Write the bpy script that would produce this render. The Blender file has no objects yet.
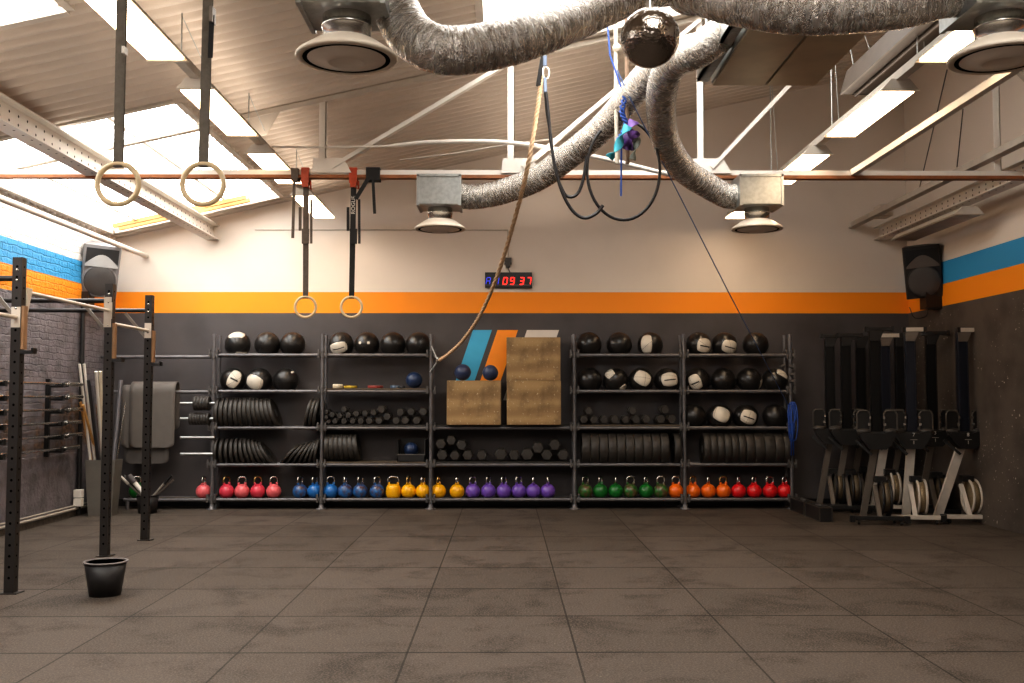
import bpy, math, random
from math import sin, cos, pi, sqrt, radians as R
from mathutils import Vector as V, Matrix as M
random.seed(7)
S = bpy.context.scene
COL = S.collection

# ------------------------------------------------------------------ camera
FPX, TH, PH, HC = 1010.0, 0.056, 0.007, 1.5
def ray(px, py):
    u = (px-512)/FPX; v = -(py-341.5)/FPX
    y = cos(TH)-v*sin(TH); z = sin(TH)+v*cos(TH)
    return V((u*cos(PH)+y*sin(PH), -u*sin(PH)+y*cos(PH), z))
def at(px, py, Y):
    d = ray(px, py); return d*(Y/d.y)+V((0, 0, HC))
def onfloor(px, py, z=0.0):
    d = ray(px, py); return d*((z-HC)/d.z)+V((0, 0, HC))
def onx(px, py, X):
    d = ray(px, py); return d*(X/d.x)+V((0, 0, HC))
cd = bpy.data.cameras.new('camera'); cam = bpy.data.objects.new('camera', cd); COL.objects.link(cam)
cam.location = (0, 0, HC); cam.rotation_euler = (pi/2+TH, 0, -PH)
cd.lens = 36.0*FPX/1024; cd.sensor_width = 36; cd.clip_end = 200
S.camera = cam

XL, XR, YB, YF = -5.5, 5.71, 14.21, -3.0      # room
Z0, SL = 3.7336, 0.22307                      # roof: z at XL, slope
def rz(x): return Z0+SL*(x-XL)

# ------------------------------------------------------------------ materials
def lin(c):
    return tuple(((x/255)/12.92 if x/255 <= .04045 else ((x/255+.055)/1.055)**2.4) for x in c)+(1.0,)
class NT:
    def __init__(s, name):
        s.m = bpy.data.materials.new(name); s.m.use_nodes = True
        s.t = s.m.node_tree; s.b = s.t.nodes['Principled BSDF']; s._c = None
    def n(s, typ, **k):
        o = s.t.nodes.new(typ)
        for a, b in k.items():
            if a.startswith('i_'):
                kk = a[2:]; o.inputs[int(kk) if kk.isdigit() else kk.replace('_', ' ')].default_value = b
            else: setattr(o, a, b)
        return o
    def l(s, a, b): s.t.links.new(a, b)
    def coord(s):
        if s._c is None: s._c = s.n('ShaderNodeTexCoord').outputs['Object']
        return s._c
    def xyz(s):
        o = s.n('ShaderNodeSeparateXYZ'); s.l(s.coord(), o.inputs[0]); return o.outputs
    def math(s, op, a, b=None, c=None):
        o = s.n('ShaderNodeMath', operation=op)
        for i, x in enumerate((a, b, c)):
            if x is None: continue
            if isinstance(x, (int, float)): o.inputs[i].default_value = x
            else: s.l(x, o.inputs[i])
        return o.outputs[0]
    def mix(s, f, a, b, mode='MIX'):
        o = s.n('ShaderNodeMix', data_type='RGBA', blend_type=mode)
        for i, x in ((0, f), (6, a), (7, b)):
            if isinstance(x, (int, float, tuple)): o.inputs[i].default_value = x
            else: s.l(x, o.inputs[i])
        return o.outputs[2]
    def noise(s, scale, detail=4, rough=.55, vec=None, dist=0):
        o = s.n('ShaderNodeTexNoise', i_Scale=scale, i_Detail=detail, i_Roughness=rough, i_Distortion=dist)
        s.l(vec if vec is not None else s.coord(), o.inputs['Vector']); return o.outputs['Fac']
    def ramp(s, f, a, b, smooth=True):
        o = s.n('ShaderNodeMapRange', interpolation_type='SMOOTHSTEP' if smooth else 'LINEAR', i_1=a, i_2=b)
        s.l(f, o.inputs[0]); return o.outputs[0]
    def bump(s, h, strength=.3, dist=.01, prev=None):
        o = s.n('ShaderNodeBump', i_Strength=strength, i_Distance=dist); s.l(h, o.inputs['Height'])
        if prev is not None: s.l(prev, o.inputs['Normal'])
        s.l(o.outputs[0], s.b.inputs['Normal']); return o.outputs[0]
    def base(s, c):
        if isinstance(c, tuple): s.b.inputs['Base Color'].default_value = c
        else: s.l(c, s.b.inputs['Base Color'])
    def set(s, **k):
        for a, b in k.items(): s.b.inputs[a.replace('_', ' ')].default_value = b
def mat(name, col, rough=.5, metal=0., var=.15, vs=6., bump=0., bs=60., spec=.5, alt=None):
    t = NT(name); c = lin(col)
    a = lin(alt) if alt else tuple(x*(1-var) for x in c[:3])+(1,)
    t.base(t.mix(t.ramp(t.noise(vs), .35, .68), c, a))
    t.set(Roughness=rough, Metallic=metal, Specular_IOR_Level=spec)
    if bump: t.bump(t.noise(bs, 3), bump, .01)
    return t.m
def glow(name, col, s):
    t = NT(name); t.base(lin(col)); t.b.inputs['Emission Color'].default_value = lin(col); t.set(Emission_Strength=s, Roughness=.4)
    return t.m

ORANGE, BLUE, WHITE, DARK = lin((252, 152, 30)), lin((58, 152, 204)), lin((224, 213, 202)), lin((80, 77, 80))
def bands(t, z, blue=True, dark=DARK, white=WHITE, wob=None):
    if wob is not None: z = t.math('ADD', z, wob)
    c = t.mix(t.math('GREATER_THAN', z, 2.697), dark, ORANGE)
    if blue:
        c = t.mix(t.math('GREATER_THAN', z, 2.985), c, BLUE)
        return t.mix(t.math('GREATER_THAN', z, 3.275), c, white)
    return t.mix(t.math('GREATER_THAN', z, 2.995), c, white)
# back wall
t = NT('back wall paint'); x = t.xyz()
dk = t.mix(t.ramp(t.noise(1.4, 6), .4, .75), lin((82, 78, 79)), lin((70, 66, 67)))
c = bands(t, x[2], False, dk)
t.base(t.mix(t.math('MULTIPLY', t.ramp(t.noise(.8, 5), .45, .8), .12), c, (.2, .17, .14, 1))); t.set(Roughness=.55, Specular_IOR_Level=.35)
t.bump(t.noise(60, 4), .08, .004); M_backwall = t.m
# right wall with chipped paint
t = NT('chipped wall paint'); x = t.xyz()
dk = t.mix(t.ramp(t.noise(2.2, 6), .35, .75), lin((90, 82, 76)), lin((68, 62, 58)))
chip = t.math('MULTIPLY', t.ramp(t.noise(24, 3, .55), .665, .69), t.ramp(t.noise(1.7, 2), .44, .56))
zone = t.math('MULTIPLY', chip, t.math('LESS_THAN', x[2], 2.62))
dk = t.mix(zone, dk, lin((205, 195, 185)))
t.base(bands(t, x[2], True, dk)); t.set(Roughness=.6, Specular_IOR_Level=.3); t.bump(t.noise(30, 5), .15, .006); M_rightwall = t.m
# left brick wall
t = NT('painted brick'); x = t.xyz()
cb = t.n('ShaderNodeCombineXYZ'); t.l(x[1], cb.inputs[0]); t.l(x[2], cb.inputs[1])
wv = t.n('ShaderNodeTexNoise', i_Scale=7.0, i_Detail=3.0); t.l(cb.outputs[0], wv.inputs['Vector'])
ad = t.n('ShaderNodeVectorMath', operation='MULTIPLY_ADD'); t.l(wv.outputs['Color'], ad.inputs[0]); ad.inputs[1].default_value = (.075, .06, 0); t.l(cb.outputs[0], ad.inputs[2])
bk = t.n('ShaderNodeTexBrick', i_Scale=1.0, i_Mortar_Size=.009, i_Brick_Width=.235, i_Row_Height=.077, i_Mortar_Smooth=.6, i_Bias=0.)
t.l(ad.outputs[0], bk.inputs['Vector'])
bare = t.math('MULTIPLY', t.ramp(t.noise(3.2, 5, .6), .46, .60), t.math('MULTIPLY', t.ramp(x[2], .75, .95), t.ramp(x[2], 1.95, 1.35)))
dk = t.mix(t.ramp(t.noise(4, 5), .35, .7), lin((124, 118, 122)), lin((96, 91, 94)))
dk = t.mix(bare, dk, t.mix(t.ramp(t.noise(14, 3), .4, .6), lin((128, 98, 74)), lin((78, 62, 50))))
c = bands(t, x[2], True, dk, lin((228, 222, 216)))
rough_zone = t.math('GREATER_THAN', x[2], .8)
mort = t.math('MULTIPLY', bk.outputs['Fac'], rough_zone)
t.base(t.mix(t.math('MULTIPLY', mort, .16), c, (.03, .028, .03, 1))); t.set(Roughness=.55)
hh = t.math('ADD', t.math('MULTIPLY', mort, -.8), t.math('MULTIPLY', t.noise(16, 6, .6), 1.5))
t.bump(hh, .8, .02); M_brick = t.m
# floor
t = NT('rubber floor tiles'); x = t.xyz()
fx = t.math('SUBTRACT', x[0], .424); fy = t.math('SUBTRACT', x[1], 6.06)
def seam(f, w=.0075):
    d = t.math('ABSOLUTE', t.math('SUBTRACT', t.math('FRACT', t.math('ADD', f, .5)), .5)); return t.math('LESS_THAN', d, w)
cid = t.n('ShaderNodeCombineXYZ'); t.l(t.math('FLOOR', fx), cid.inputs[0]); t.l(t.math('FLOOR', fy), cid.inputs[1])
wn = t.n('ShaderNodeTexWhiteNoise'); t.l(cid.outputs[0], wn.inputs['Vector'])
c = t.mix(wn.outputs['Value'], lin((82, 74, 68)), lin((70, 63, 57)))
sd_ = t.math('MULTIPLY', t.ramp(t.noise(1.7, 6, .7, dist=.4), .46, .66), .72)
c = t.mix(sd_, c, lin((40, 35, 31)))
c = t.mix(t.math('MULTIPLY', t.ramp(t.noise(75, 2, .7), .48, .60), .5), c, lin((112, 101, 92)))
c = t.mix(t.math('MULTIPLY', t.ramp(t.noise(38, 2), .70, .73), .3), c, lin((150, 140, 130)))
c = t.mix(t.math('MULTIPLY', seam(fx, .0065), .68), c, lin((20, 18, 16)))
c = t.mix(t.math('MULTIPLY', seam(fy, .012), .75), c, lin((20, 18, 16)))
t.base(c); t.set(Roughness=.7, Specular_IOR_Level=.16); t.bump(t.noise(90, 3), .5, .006); M_floor = t.m

M_roof = mat('roof sheet paint', (206, 192, 178), .6, 0, .10, 1.5, .05)
M_white = mat('white paint', (226, 219, 210), .45, 0, .06, 4)
M_offw = mat('aged white paint', (200, 190, 178), .5, 0, .12, 5)
M_dirtyw = mat('dull white steel', (186, 176, 164), .5, 0, .14, 5)
M_rust = mat('rust coated steel', (150, 92, 52), .6, 0, .3, 9, .1)
M_orangeclamp = mat('orange red clamp paint', (176, 62, 24), .45, 0, .25, 20)
M_galv = mat('galvanised steel', (178, 180, 178), .34, .85, .18, 26)
M_steel = mat('bright steel', (205, 203, 198), .22, 1, .1, 20)
M_pipe = mat('grey scaffold tube', (112, 110, 112), .40, .3, .2, 12, .05)
M_clampg = mat('dark tube clamp', (104, 101, 100), .5, .3, .2, 20)
M_black = mat('black powder coat', (36, 34, 34), .45, 0, .2, 8)
M_black2 = mat('satin black', (26, 25, 25), .4, 0, .2, 8)
M_post = mat('black rig steel', (46, 42, 40), .42, .1, .2, 6, .05)
M_hole = mat('dark hole', (6, 6, 6), .9, 0, .0, 5, spec=.05)
M_tan = mat('tan plastic strip', (150, 116, 84), .5, 0, .2, 10)
M_rubber = mat('black rubber', (58, 54, 51), .55, 0, .2, 10, .1)
M_rubber2 = mat('worn bumper rubber', (52, 48, 44), .52, 0, .25, 7, .1)
M_hexr = mat('hex rubber', (58, 54, 50), .42, 0, .25, 30, .1)
M_board = mat('dark shelf board', (50, 47, 44), .6, 0, .2, 8)
M_boardl = mat('worn shelf board', (96, 84, 70), .6, 0, .3, 4)
M_leather = mat('black ball leather', (34, 32, 31), .29, 0, .3, 14, .12, 90)
M_cream = mat('cream ball panel', (214, 206, 192), .5, 0, .12, 8, .06)
M_bluer = mat('dark blue rubber ball', (40, 58, 92), .38, 0, .25, 6, .05)
M_bluer2 = mat('navy rubber ball', (56, 68, 100), .38, 0, .25, 6, .05)
M_grille = mat('speaker grille', (88, 84, 82), .6, .3, .2, 200, .3, 400)
M_spkg = mat('grey speaker shell', (136, 132, 132), .5, 0, .1, 6)
M_spkl = mat('light horn lip', (186, 184, 182), .5, 0, .08, 6)
M_spkb = mat('black speaker shell', (30, 28, 28), .5, 0, .1, 6)
M_spkb2 = mat('dark grey horn lip', (96, 88, 82), .5, 0, .1, 6)
M_mat = mat('grey foam mat', (100, 94, 89), .7, 0, .1, 5, .05)
M_bin = mat('grey bin', (108, 103, 96), .5, 0, .12, 5)
M_strap = mat('olive webbing strap', (104, 96, 86), .8, 0, .2, 40, .2, 300)
M_strapd = mat('dark webbing strap', (96, 86, 78), .8, 0, .2, 40, .2, 300)
M_strapb = mat('black webbing strap', (32, 30, 30), .8, 0, .2, 40, .2, 300)
M_ringw = mat('birch ring', (214, 190, 152), .45, 0, .15, 12)
M_rope = mat('manila rope', (214, 182, 148), .8, 0, .25, 30, .2)
M_ropew = mat('white rope', (214, 204, 188), .8, 0, .2, 40, .2)
M_ropeb = mat('brown rope', (140, 116, 96), .8, 0, .2, 40, .2)
M_ropeblue = mat('blue cord', (44, 84, 168), .6, 0, .2, 40)
M_blueline = mat('pale blue cord', (96, 120, 168), .6, 0, .2, 40)
M_cable = mat('black rubber tube', (30, 28, 30), .35, 0, .1, 10)
M_purple = mat('purple band', (120, 84, 160), .5, 0, .2, 12)
M_turq = mat('turquoise band', (70, 176, 196), .5, 0, .2, 12)
M_greyg = mat('grey green band', (120, 124, 116), .5, 0, .2, 12)
M_alu = mat('brushed aluminium', (176, 168, 158), .38, .35, .12, 10)
M_aluD = mat('dull aluminium', (120, 112, 104), .42, .4, .12, 10)
M_navy = mat('navy rail', (34, 38, 50), .3, .3, .1, 6)
M_goldmesh = mat('flywheel mesh', (150, 132, 104), .5, .4, .25, 60)
M_legw = mat('pale grey leg', (214, 206, 196), .4, 0, .1, 8)
M_rail = mat('black rail', (13, 12, 12), .35, 0, .1, 8, spec=.3)
M_darkmesh = mat('dark flywheel mesh', (104, 92, 74), .5, .3, .25, 60)
t = NT('scuffed plywood'); wv = t.n('ShaderNodeTexWave', wave_type='RINGS', i_Scale=.55, i_Distortion=9.0, i_Detail=3.0)
mp = t.n('ShaderNodeMapping'); mp.inputs['Scale'].default_value = (.5, 1, 2.4); mp.inputs['Location'].default_value = (.7, .2, .9); t.l(t.coord(), mp.inputs[0]); t.l(mp.outputs[0], wv.inputs[0])
c = t.mix(wv.outputs['Fac'], lin((170, 141, 98)), lin((146, 117, 78)))
c = t.mix(t.math('MULTIPLY', t.ramp(t.noise(2.6, 5, .6), .42, .66), .75), c, lin((96, 74, 48)))
c = t.mix(t.math('MULTIPLY', t.ramp(t.noise(30, 3, .7), .60, .68), .55), c, lin((224, 206, 172)))
t.base(c); t.set(Roughness=.6); M_plyo = t.m
M_footrim = mat('foot plate edge', (84, 78, 72), .45, .2, .15)
t = NT('crinkled foil duct'); at_ = t.n('ShaderNodeAttribute', attribute_name='duct'); dv = at_.outputs['Vector']
w1 = t.noise(1.0, 5, .7, dv, .8); t.base(lin((186, 180, 173))); t.set(Metallic=1.)
t.l(t.math('MULTIPLY_ADD', t.ramp(w1, .35, .7), .16, .16), t.b.inputs['Roughness'])
b1 = t.bump(w1, 1.0, .035); t.bump(t.noise(70, 4, .65, dist=.5), .45, .010, b1); M_foil = t.m
t = NT('mirror ball'); vo = t.n('ShaderNodeTexVoronoi', i_Scale=60.0); t.l(t.coord(), vo.inputs['Vector'])
t.base(lin((140, 132, 124))); t.set(Metallic=1., Roughness=.12); t.bump(t.noise(42, 2), .5, .012); M_mirror = t.m
t = NT('skylight pane'); ps = t.n('ShaderNodeBsdfTransparent'); ps.inputs[0].default_value = (.95, .96, .96, 1); g = t.n('ShaderNodeBsdfGlossy'); g.inputs['Roughness'].default_value = .1
mx = t.n('ShaderNodeMixShader'); mx.inputs[0].default_value = .05; t.l(ps.outputs[0], mx.inputs[1]); t.l(g.outputs[0], mx.inputs[2])
t.l(mx.outputs[0], t.t.nodes['Material Output'].inputs['Surface']); M_pane = t.m
M_lamp = glow('fluorescent diffuser', (255, 222, 182), 12.0)
M_red = glow('red led', (255, 40, 30), 2.6)
M_bled = glow('blue led', (60, 70, 225), .8)

# ------------------------------------------------------------------ mesh builder
class MB:
    def __init__(s): s.v = []; s.f = []; s.mi = []; s.sm = []
    def add(s, vs, fs, mi=0, sm=False):
        o = len(s.v); s.v += [V(p) for p in vs]
        for f in fs: s.f.append(tuple(i+o for i in f)); s.mi.append(mi); s.sm.append(sm)
        return s
    def box(s, c, d, rot=None, mi=0):
        c = V(c); q = [V((a*d[0]/2, b*d[1]/2, e*d[2]/2)) for a in (-1, 1) for b in (-1, 1) for e in (-1, 1)]
        if rot is not None: q = [rot @ p for p in q]
        return s.add([c+p for p in q], [(0, 1, 3, 2), (4, 6, 7, 5), (0, 4, 5, 1), (2, 3, 7, 6), (0, 2, 6, 4), (1, 5, 7, 3)], mi)
    def bb(s, a, b, mi=0):
        a = V(a); b = V(b); return s.box((a+b)/2, [abs(b[i]-a[i]) for i in range(3)], None, mi)
    def frame(s, p0, p1, up=(0, 0, 1)):
        z = (V(p1)-V(p0)).normalized(); u = V(up)
        if abs(z.dot(u)) > .97: u = V((0, 1, 0))
        x = u.cross(z).normalized(); y = z.cross(x)
        return M((x, y, z)).transposed()
    def bar(s, p0, p1, w, h, mi=0, up=(0, 0, 1)):
        p0 = V(p0); p1 = V(p1); return s.box((p0+p1)/2, (w, h, (p1-p0).length), s.frame(p0, p1, up), mi)
    def cyl(s, p0, p1, r0, r1=None, n=14, mi=0, caps=True, sm=True, up=(0, 0, 1)):
        r1 = r0 if r1 is None else r1; p0 = V(p0); p1 = V(p1); F = s.frame(p0, p1, up)
        vs = []
        for p, r in ((p0, r0), (p1, r1)):
            vs += [p+F @ V((r*cos(2*pi*i/n), r*sin(2*pi*i/n), 0)) for i in range(n)]
        s.add(vs, [(i, (i+1) % n, n+(i+1) % n, n+i) for i in range(n)], mi, sm)
        if caps: s.add(vs, [tuple(range(n))[::-1], tuple(range(n, 2*n))], mi)
        return s
    def tube(s, pts, r, n=8, mi=0, closed=False, caps=True, jit=0., sm=True):
        pts = [V(p) for p in pts]; m = len(pts); vs = []
        tang = []
        for i in range(m):
            a = pts[(i-1) % m] if (closed or i > 0) else pts[i]; b = pts[(i+1) % m] if (closed or i < m-1) else pts[i]
            tang.append((b-a).normalized())
        u = V((0, 0, 1))
        if abs(u.dot(tang[0])) > .9: u = V((1, 0, 0))
        x = (u-tang[0]*u.dot(tang[0])).normalized()
        for i in range(m):
            x = (x-tang[i]*x.dot(tang[i])).normalized(); y = tang[i].cross(x)
            rr = r(i/(m-1)) if callable(r) else r
            for k in range(n):
                q = rr*(1+(random.uniform(-jit, jit) if jit else 0)); a = 2*pi*k/n
                vs.append(pts[i]+x*(q*cos(a))+y*(q*sin(a)))
        fs = []
        for i in range(m if closed else m-1):
            j = (i+1) % m
            fs += [(i*n+k, i*n+(k+1) % n, j*n+(k+1) % n, j*n+k) for k in range(n)]
        s.add(vs, fs, mi, sm)
        if caps and not closed: s.add(vs, [tuple(range(n))[::-1], tuple(range((m-1)*n, m*n))], mi)
        return s
    def lathe(s, prof, c=(0, 0, 0), n=24, mi=0, rot=None, sm=True):
        c = V(c); vs = []
        for r, z in prof:
            for k in range(n):
                p = V((r*cos(2*pi*k/n), r*sin(2*pi*k/n), z)); vs.append(c+(rot @ p if rot is not None else p))
        fs = [(i*n+k, i*n+(k+1) % n, (i+1)*n+(k+1) % n, (i+1)*n+k) for i in range(len(prof)-1) for k in range(n)]
        s.add(vs, fs, mi, sm)
        for i, fl in ((0, True), (len(prof)-1, False)):
            if prof[i][0] > 1e-6: s.add(vs, [tuple(range(i*n, i*n+n))[::-1] if fl else tuple(range(i*n, i*n+n))], mi)
        return s
    def sphere(s, c, r, n=24, m=14, mi=0):
        return s.lathe([(max(1e-7, r*sin(pi*i/m)), -r*cos(pi*i/m)) for i in range(m+1)], c, n, mi)
    def prism(s, poly, d, org, ex, ey, mi=0, sm=False):
        org = V(org); ex = V(ex); ey = V(ey); ez = ex.cross(ey).normalized(); n = len(poly)
        a = [org+ex*p[0]+ey*p[1] for p in poly]; b = [p+ez*d for p in a]
        s.add(a+b, [tuple(range(n))[::-1], tuple(range(n, 2*n))], mi)
        return s.add(a+b, [(i, (i+1) % n, n+(i+1) % n, n+i) for i in range(n)], mi, sm)
    def disc(s, c, nrm, r, n=8, mi=0):
        c = V(c); nrm = V(nrm).normalized(); F = s.frame(c, c+nrm)
        return s.add([c+F @ V((r*cos(2*pi*i/n), r*sin(2*pi*i/n), 0)) for i in range(n)], [tuple(range(n))], mi)
    def obj(s, name, mats, parent=None, bevel=0, org=None, dbl=True):
        me = bpy.data.meshes.new(name)
        o = V(org) if org is not None else (V(parent['o_']) if parent is not None and 'o_' in parent else V((0, 0, 0)))
        me.from_pydata([p-o for p in s.v], [], s.f)
        for m in (mats if isinstance(mats, (list, tuple)) else [mats]): me.materials.append(m)
        me.polygons.foreach_set('material_index', s.mi); me.polygons.foreach_set('use_smooth', s.sm); me.update()
        ob = bpy.data.objects.new(name, me); COL.objects.link(ob)
        if parent is not None: ob.parent = parent
        elif org is not None: ob.location = o
        if bevel:
            b = ob.modifiers.new('Bevel', 'BEVEL'); b.width = bevel; b.segments = 2; b.limit_method = 'ANGLE'; b.angle_limit = R(50)
        return ob
def tag(o, label, cat, group=None):
    o['label'] = label; o['category'] = cat
    if group: o['group'] = group
    return o
def thing(name, label, cat, loc=(0, 0, 0), group=None, local=False, rotz=0):
    o = bpy.data.objects.new(name, None); o.empty_display_size = .1; COL.objects.link(o); o.location = loc; o.rotation_euler = (0, 0, rotz)
    if not local: o['o_'] = tuple(V(loc))
    return tag(o, label, cat, group)
def sub(o, parent):           # children meshes written in the thing's frame
    o.parent = parent; return o
def copy_tree(src, loc=None, rot=None):
    r = src.copy(); COL.objects.link(r)
    if loc is not None: r.location = loc
    if rot is not None: r.rotation_euler = rot
    def rec(s, d):
        for ch in s.children:
            c = ch.copy(); COL.objects.link(c); c.parent = d; rec(ch, c)
    rec(src, r); return r
def struct(o): o['kind'] = 'structure'; return o
def cr(pts, k=8):             # Catmull-Rom
    pts = [V(p) for p in pts]; out = []
    P = [pts[0]*2-pts[1]]+pts+[pts[-1]*2-pts[-2]]
    for i in range(1, len(P)-2):
        a, b, c, d = P[i-1], P[i], P[i+1], P[i+2]
        for j in range(k):
            u = j/k; out.append(.5*((2*b)+(c-a)*u+(2*a-5*b+4*c-d)*u*u+(3*b-a-3*c+d)*u**3))
    out.append(pts[-1]); return out
def text(name, body, size, mt, parent, loc, rot=(pi/2, 0, 0), depth=.001):
    cu = bpy.data.curves.new(name, 'FONT'); cu.body = body; cu.size = size; cu.extrude = depth; cu.align_x = 'CENTER'; cu.align_y = 'CENTER'
    tmp = bpy.data.objects.new(name+'_c', cu); me = bpy.data.meshes.new_from_object(tmp); bpy.data.objects.remove(tmp); bpy.data.curves.remove(cu)
    me.materials.clear(); me.materials.append(mt)
    o = bpy.data.objects.new(name, me); COL.objects.link(o); o.parent = parent; o.location = loc; o.rotation_euler = rot; return o
ORD = 'first second third fourth fifth sixth seventh eighth ninth tenth eleventh twelfth thirteenth fourteenth'.split()

# ------------------------------------------------------------------ room shell
struct(MB().bb((XL-.3, YF-.3, -.2), (XR+.3, YB+.3, 0)).obj('floor', M_floor))
def wallpoly(name, m, poly, d, org, ex, ey): return struct(MB().prism(poly, d, org, ex, ey).obj(name, m))
prof = [(XL-.25, 0), (XR+.25, 0), (XR+.25, rz(XR+.25)+.1), (XL-.25, rz(XL-.25)+.1)]
WB = wallpoly('wall_back', M_backwall, [(-p[0], p[1]) for p in prof][::-1], .25, (0, YB, 0), (-1, 0, 0), (0, 0, 1))
wallpoly('wall_front', mat('plain wall', (150, 140, 132), .6), prof, .25, (0, YF, 0), (1, 0, 0), (0, 0, 1))
struct(MB().bb((XL-.25, YF, 0), (XL, YB, rz(XL)+.08)).obj('wall_left', M_brick))
struct(MB().bb((XR, YF, 0), (XR+.25, YB, rz(XR)+.15)).obj('wall_right', M_rightwall))
# painted slanted stripes on the back wall (behind the boxes)
for px, w, m in ((0, 0, lin((62, 150, 186))),): pass
def wstripe(tl, tr, mt):
    a = at(tl, 330, YB); b = at(tr, 330, YB); zb = 1.47; k = (a.z-zb)*.34
    MB().prism([(a.x, a.z), (a.x-k, zb), (b.x-k, zb), (b.x, b.z)], .003, (0, YB-.0005, 0), (1, 0, 0), (0, 0, 1)).obj('painted_stripe', mt, WB)
wstripe(473, 492, mat('blue stripe paint', (72, 178, 220), .5, 0, .05)); wstripe(497.5, 518, mat('orange stripe paint', (252, 152, 30), .5, 0, .05)); wstripe(527, 559, mat('white stripe paint', (216, 210, 202), .5, 0, .05))
# baseboards
struct(MB().bb((XL, 4, 0), (XL+.03, YB, .07)).obj('baseboard_left', mat('dusty dark skirting', (92, 84, 76), .8, 0, .4, 20)))
struct(MB().bb((XL, YB-.02, 0), (XR, YB, .10)).obj('baseboard_back', M_black2))

# corrugated roof with skylight openings
HOLES = [(-5.38, -3.12, 9.40, 13.82), (-5.38, -3.15, 3.0, 7.1), (-.19, 2.2, 5.6, 9.95), (-.19, 2.2, -1.6, 3.4), (-5.22, -3.15, -2.0, 1.6)]  # last two openings, unseen behind the camera, are added to let in light
xs = sorted({XL-.25, XR+.25} | {h[0] for h in HOLES} | {h[1] for h in HOLES}); ys = sorted({YF-.25, YB+.25} | {h[2] for h in HOLES} | {h[3] for h in HOLES})
rb = MB(); PER = .172
for i in range(len(xs)-1):
    for j in range(len(ys)-1):
        cx, cy = (xs[i]+xs[i+1])/2, (ys[j]+ys[j+1])/2
        if any(h[0] < cx < h[1] and h[2] < cy < h[3] for h in HOLES): continue
        n = max(2, int((ys[j+1]-ys[j])/PER*12)); vs = []
        for k in range(n+1):
            y = ys[j]+(ys[j+1]-ys[j])*k/n; w = sin(2*pi*y/PER); dz = .030*max(-.8, min(.8, w*1.5))
            for x in (xs[i], xs[i+1]): vs.append((x, y, rz(x)+.03+dz))
        rb.add(vs, [(2*k, 2*k+2, 2*k+3, 2*k+1) for k in range(n)], 0, True)
struct(rb.obj('ceiling', M_roof))
W_wood = mat('pale timber trim', (206, 150, 84), .5, 0, .2, 10)
for i, (x0, x1, y0, y1) in enumerate(HOLES):
    r = bpy.data.objects.new('window_%d' % (i+1), None); COL.objects.link(r); struct(r); r.location = ((x0+x1)/2, (y0+y1)/2, rz((x0+x1)/2)); r['o_'] = tuple(r.location)
    f = MB(); w = .07
    def P(x, y, h): return (x, y, rz(x)+h)
    for (a, b) in (((x0, y0), (x1, y0)), ((x0, y1), (x1, y1)), ((x0, y0), (x0, y1)), ((x1, y0), (x1, y1))):
        dx_ = -.04 if a[0] == b[0] == x0 else (.04 if a[0] == b[0] else 0); dy_ = -.04 if a[1] == b[1] == y0 else (.04 if a[1] == b[1] else 0); f.bar(P(a[0]+dx_, a[1]+dy_, .07), P(b[0]+dx_, b[1]+dy_, .07), w, .14)
    f.obj('frame', M_offw, r)
    g = MB(); n = int((y1-y0)/.62)
    for k in range(1, n):
        y = y0+(y1-y0)*k/n; g.bar(P(x0, y, .13), P(x1, y, .13), .022, .03)
    xm = (x0+x1)/2
    for q in (.36, .7): g.bar(P(x0+(x1-x0)*q, y0, .09), P(x0+(x1-x0)*q, y1, .09), .05, .05)
    g.obj('glazing_bar', M_white, r)
    if i == 0:
        for yy in (13.42, 13.62):
            MB().bar(P(x0+.15, yy, .0), P(x1-.35, yy, .0), .05, .05).obj('timber_trim', W_wood, r)
        MB().bar(P(x0+.45, 10.3, .02), P(x0+.45, 13.5, .02), .03, .03).obj('opening_rail', M_offw, r)
    MB().prism([(0, 0), (x1-x0, 0), (x1-x0, y1-y0), (0, y1-y0)], .004, P(x0, y0, .15), V((1, 0, SL)), (0, 1, 0)).obj('pane', M_pane, r)
    ld = bpy.data.lights.new('skylight_portal', 'AREA'); ld.shape = 'RECTANGLE'; ld.size = (x1-x0)*1.02; ld.size_y = y1-y0; ld.cycles.is_portal = True
    lo = bpy.data.objects.new('skylight_portal', ld); COL.objects.link(lo); lo.location = P((x0+x1)/2, (y0+y1)/2, .19); lo.rotation_euler = (0, -math.atan(SL), 0)
# world: bright overcast sky
w = bpy.data.worlds.new('overcast_sky'); S.world = w; w.use_nodes = True
bgn = w.node_tree.nodes['Background']; bgn.inputs[0].default_value = (1.0, .955, .91, 1); bgn.inputs[1].default_value = 9.5

# eave pipe and soffit on the left, conduits
tag(MB().tube([(-5.06, YF+.2, 3.50), (-5.06, YB-.02, 3.50)], .034, 12).obj('eave_pipe', M_white, org=(-5.06, YB, 3.5)), 'long white pipe under the left eave, running along the brick wall', 'pipe')
tag(MB().tube([(XL+.05, 3.5, .10), (XL+.05, YB-.4, .10)], .016, 10).tube([(XL+.05, 3.5, .14), (XL+.05, YB-.4, .14)], .010, 10).obj('floor_conduit', M_dirtyw, org=(XL+.05, 9, .1)), 'pale conduit pipes low along the foot of the brick wall', 'conduit')
p = onx(81, 400, XL+.05)
dp = thing('wall_downpipe', 'dark vertical pipe on brick wall with white junction box near floor', 'pipe', (p.x, p.y, 0))
MB().tube([(p.x, p.y, .02), (p.x, p.y, 2.7)], .03, 10).obj('pipe', M_black, dp)
MB().bb((p.x-.02, p.y-.12, .34), (p.x+.08, p.y-.03, .24)).bb((p.x-.02, p.y-.12, .23), (p.x+.08, p.y-.03, .13)).obj('junction_box', M_white, dp, .006)

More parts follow.
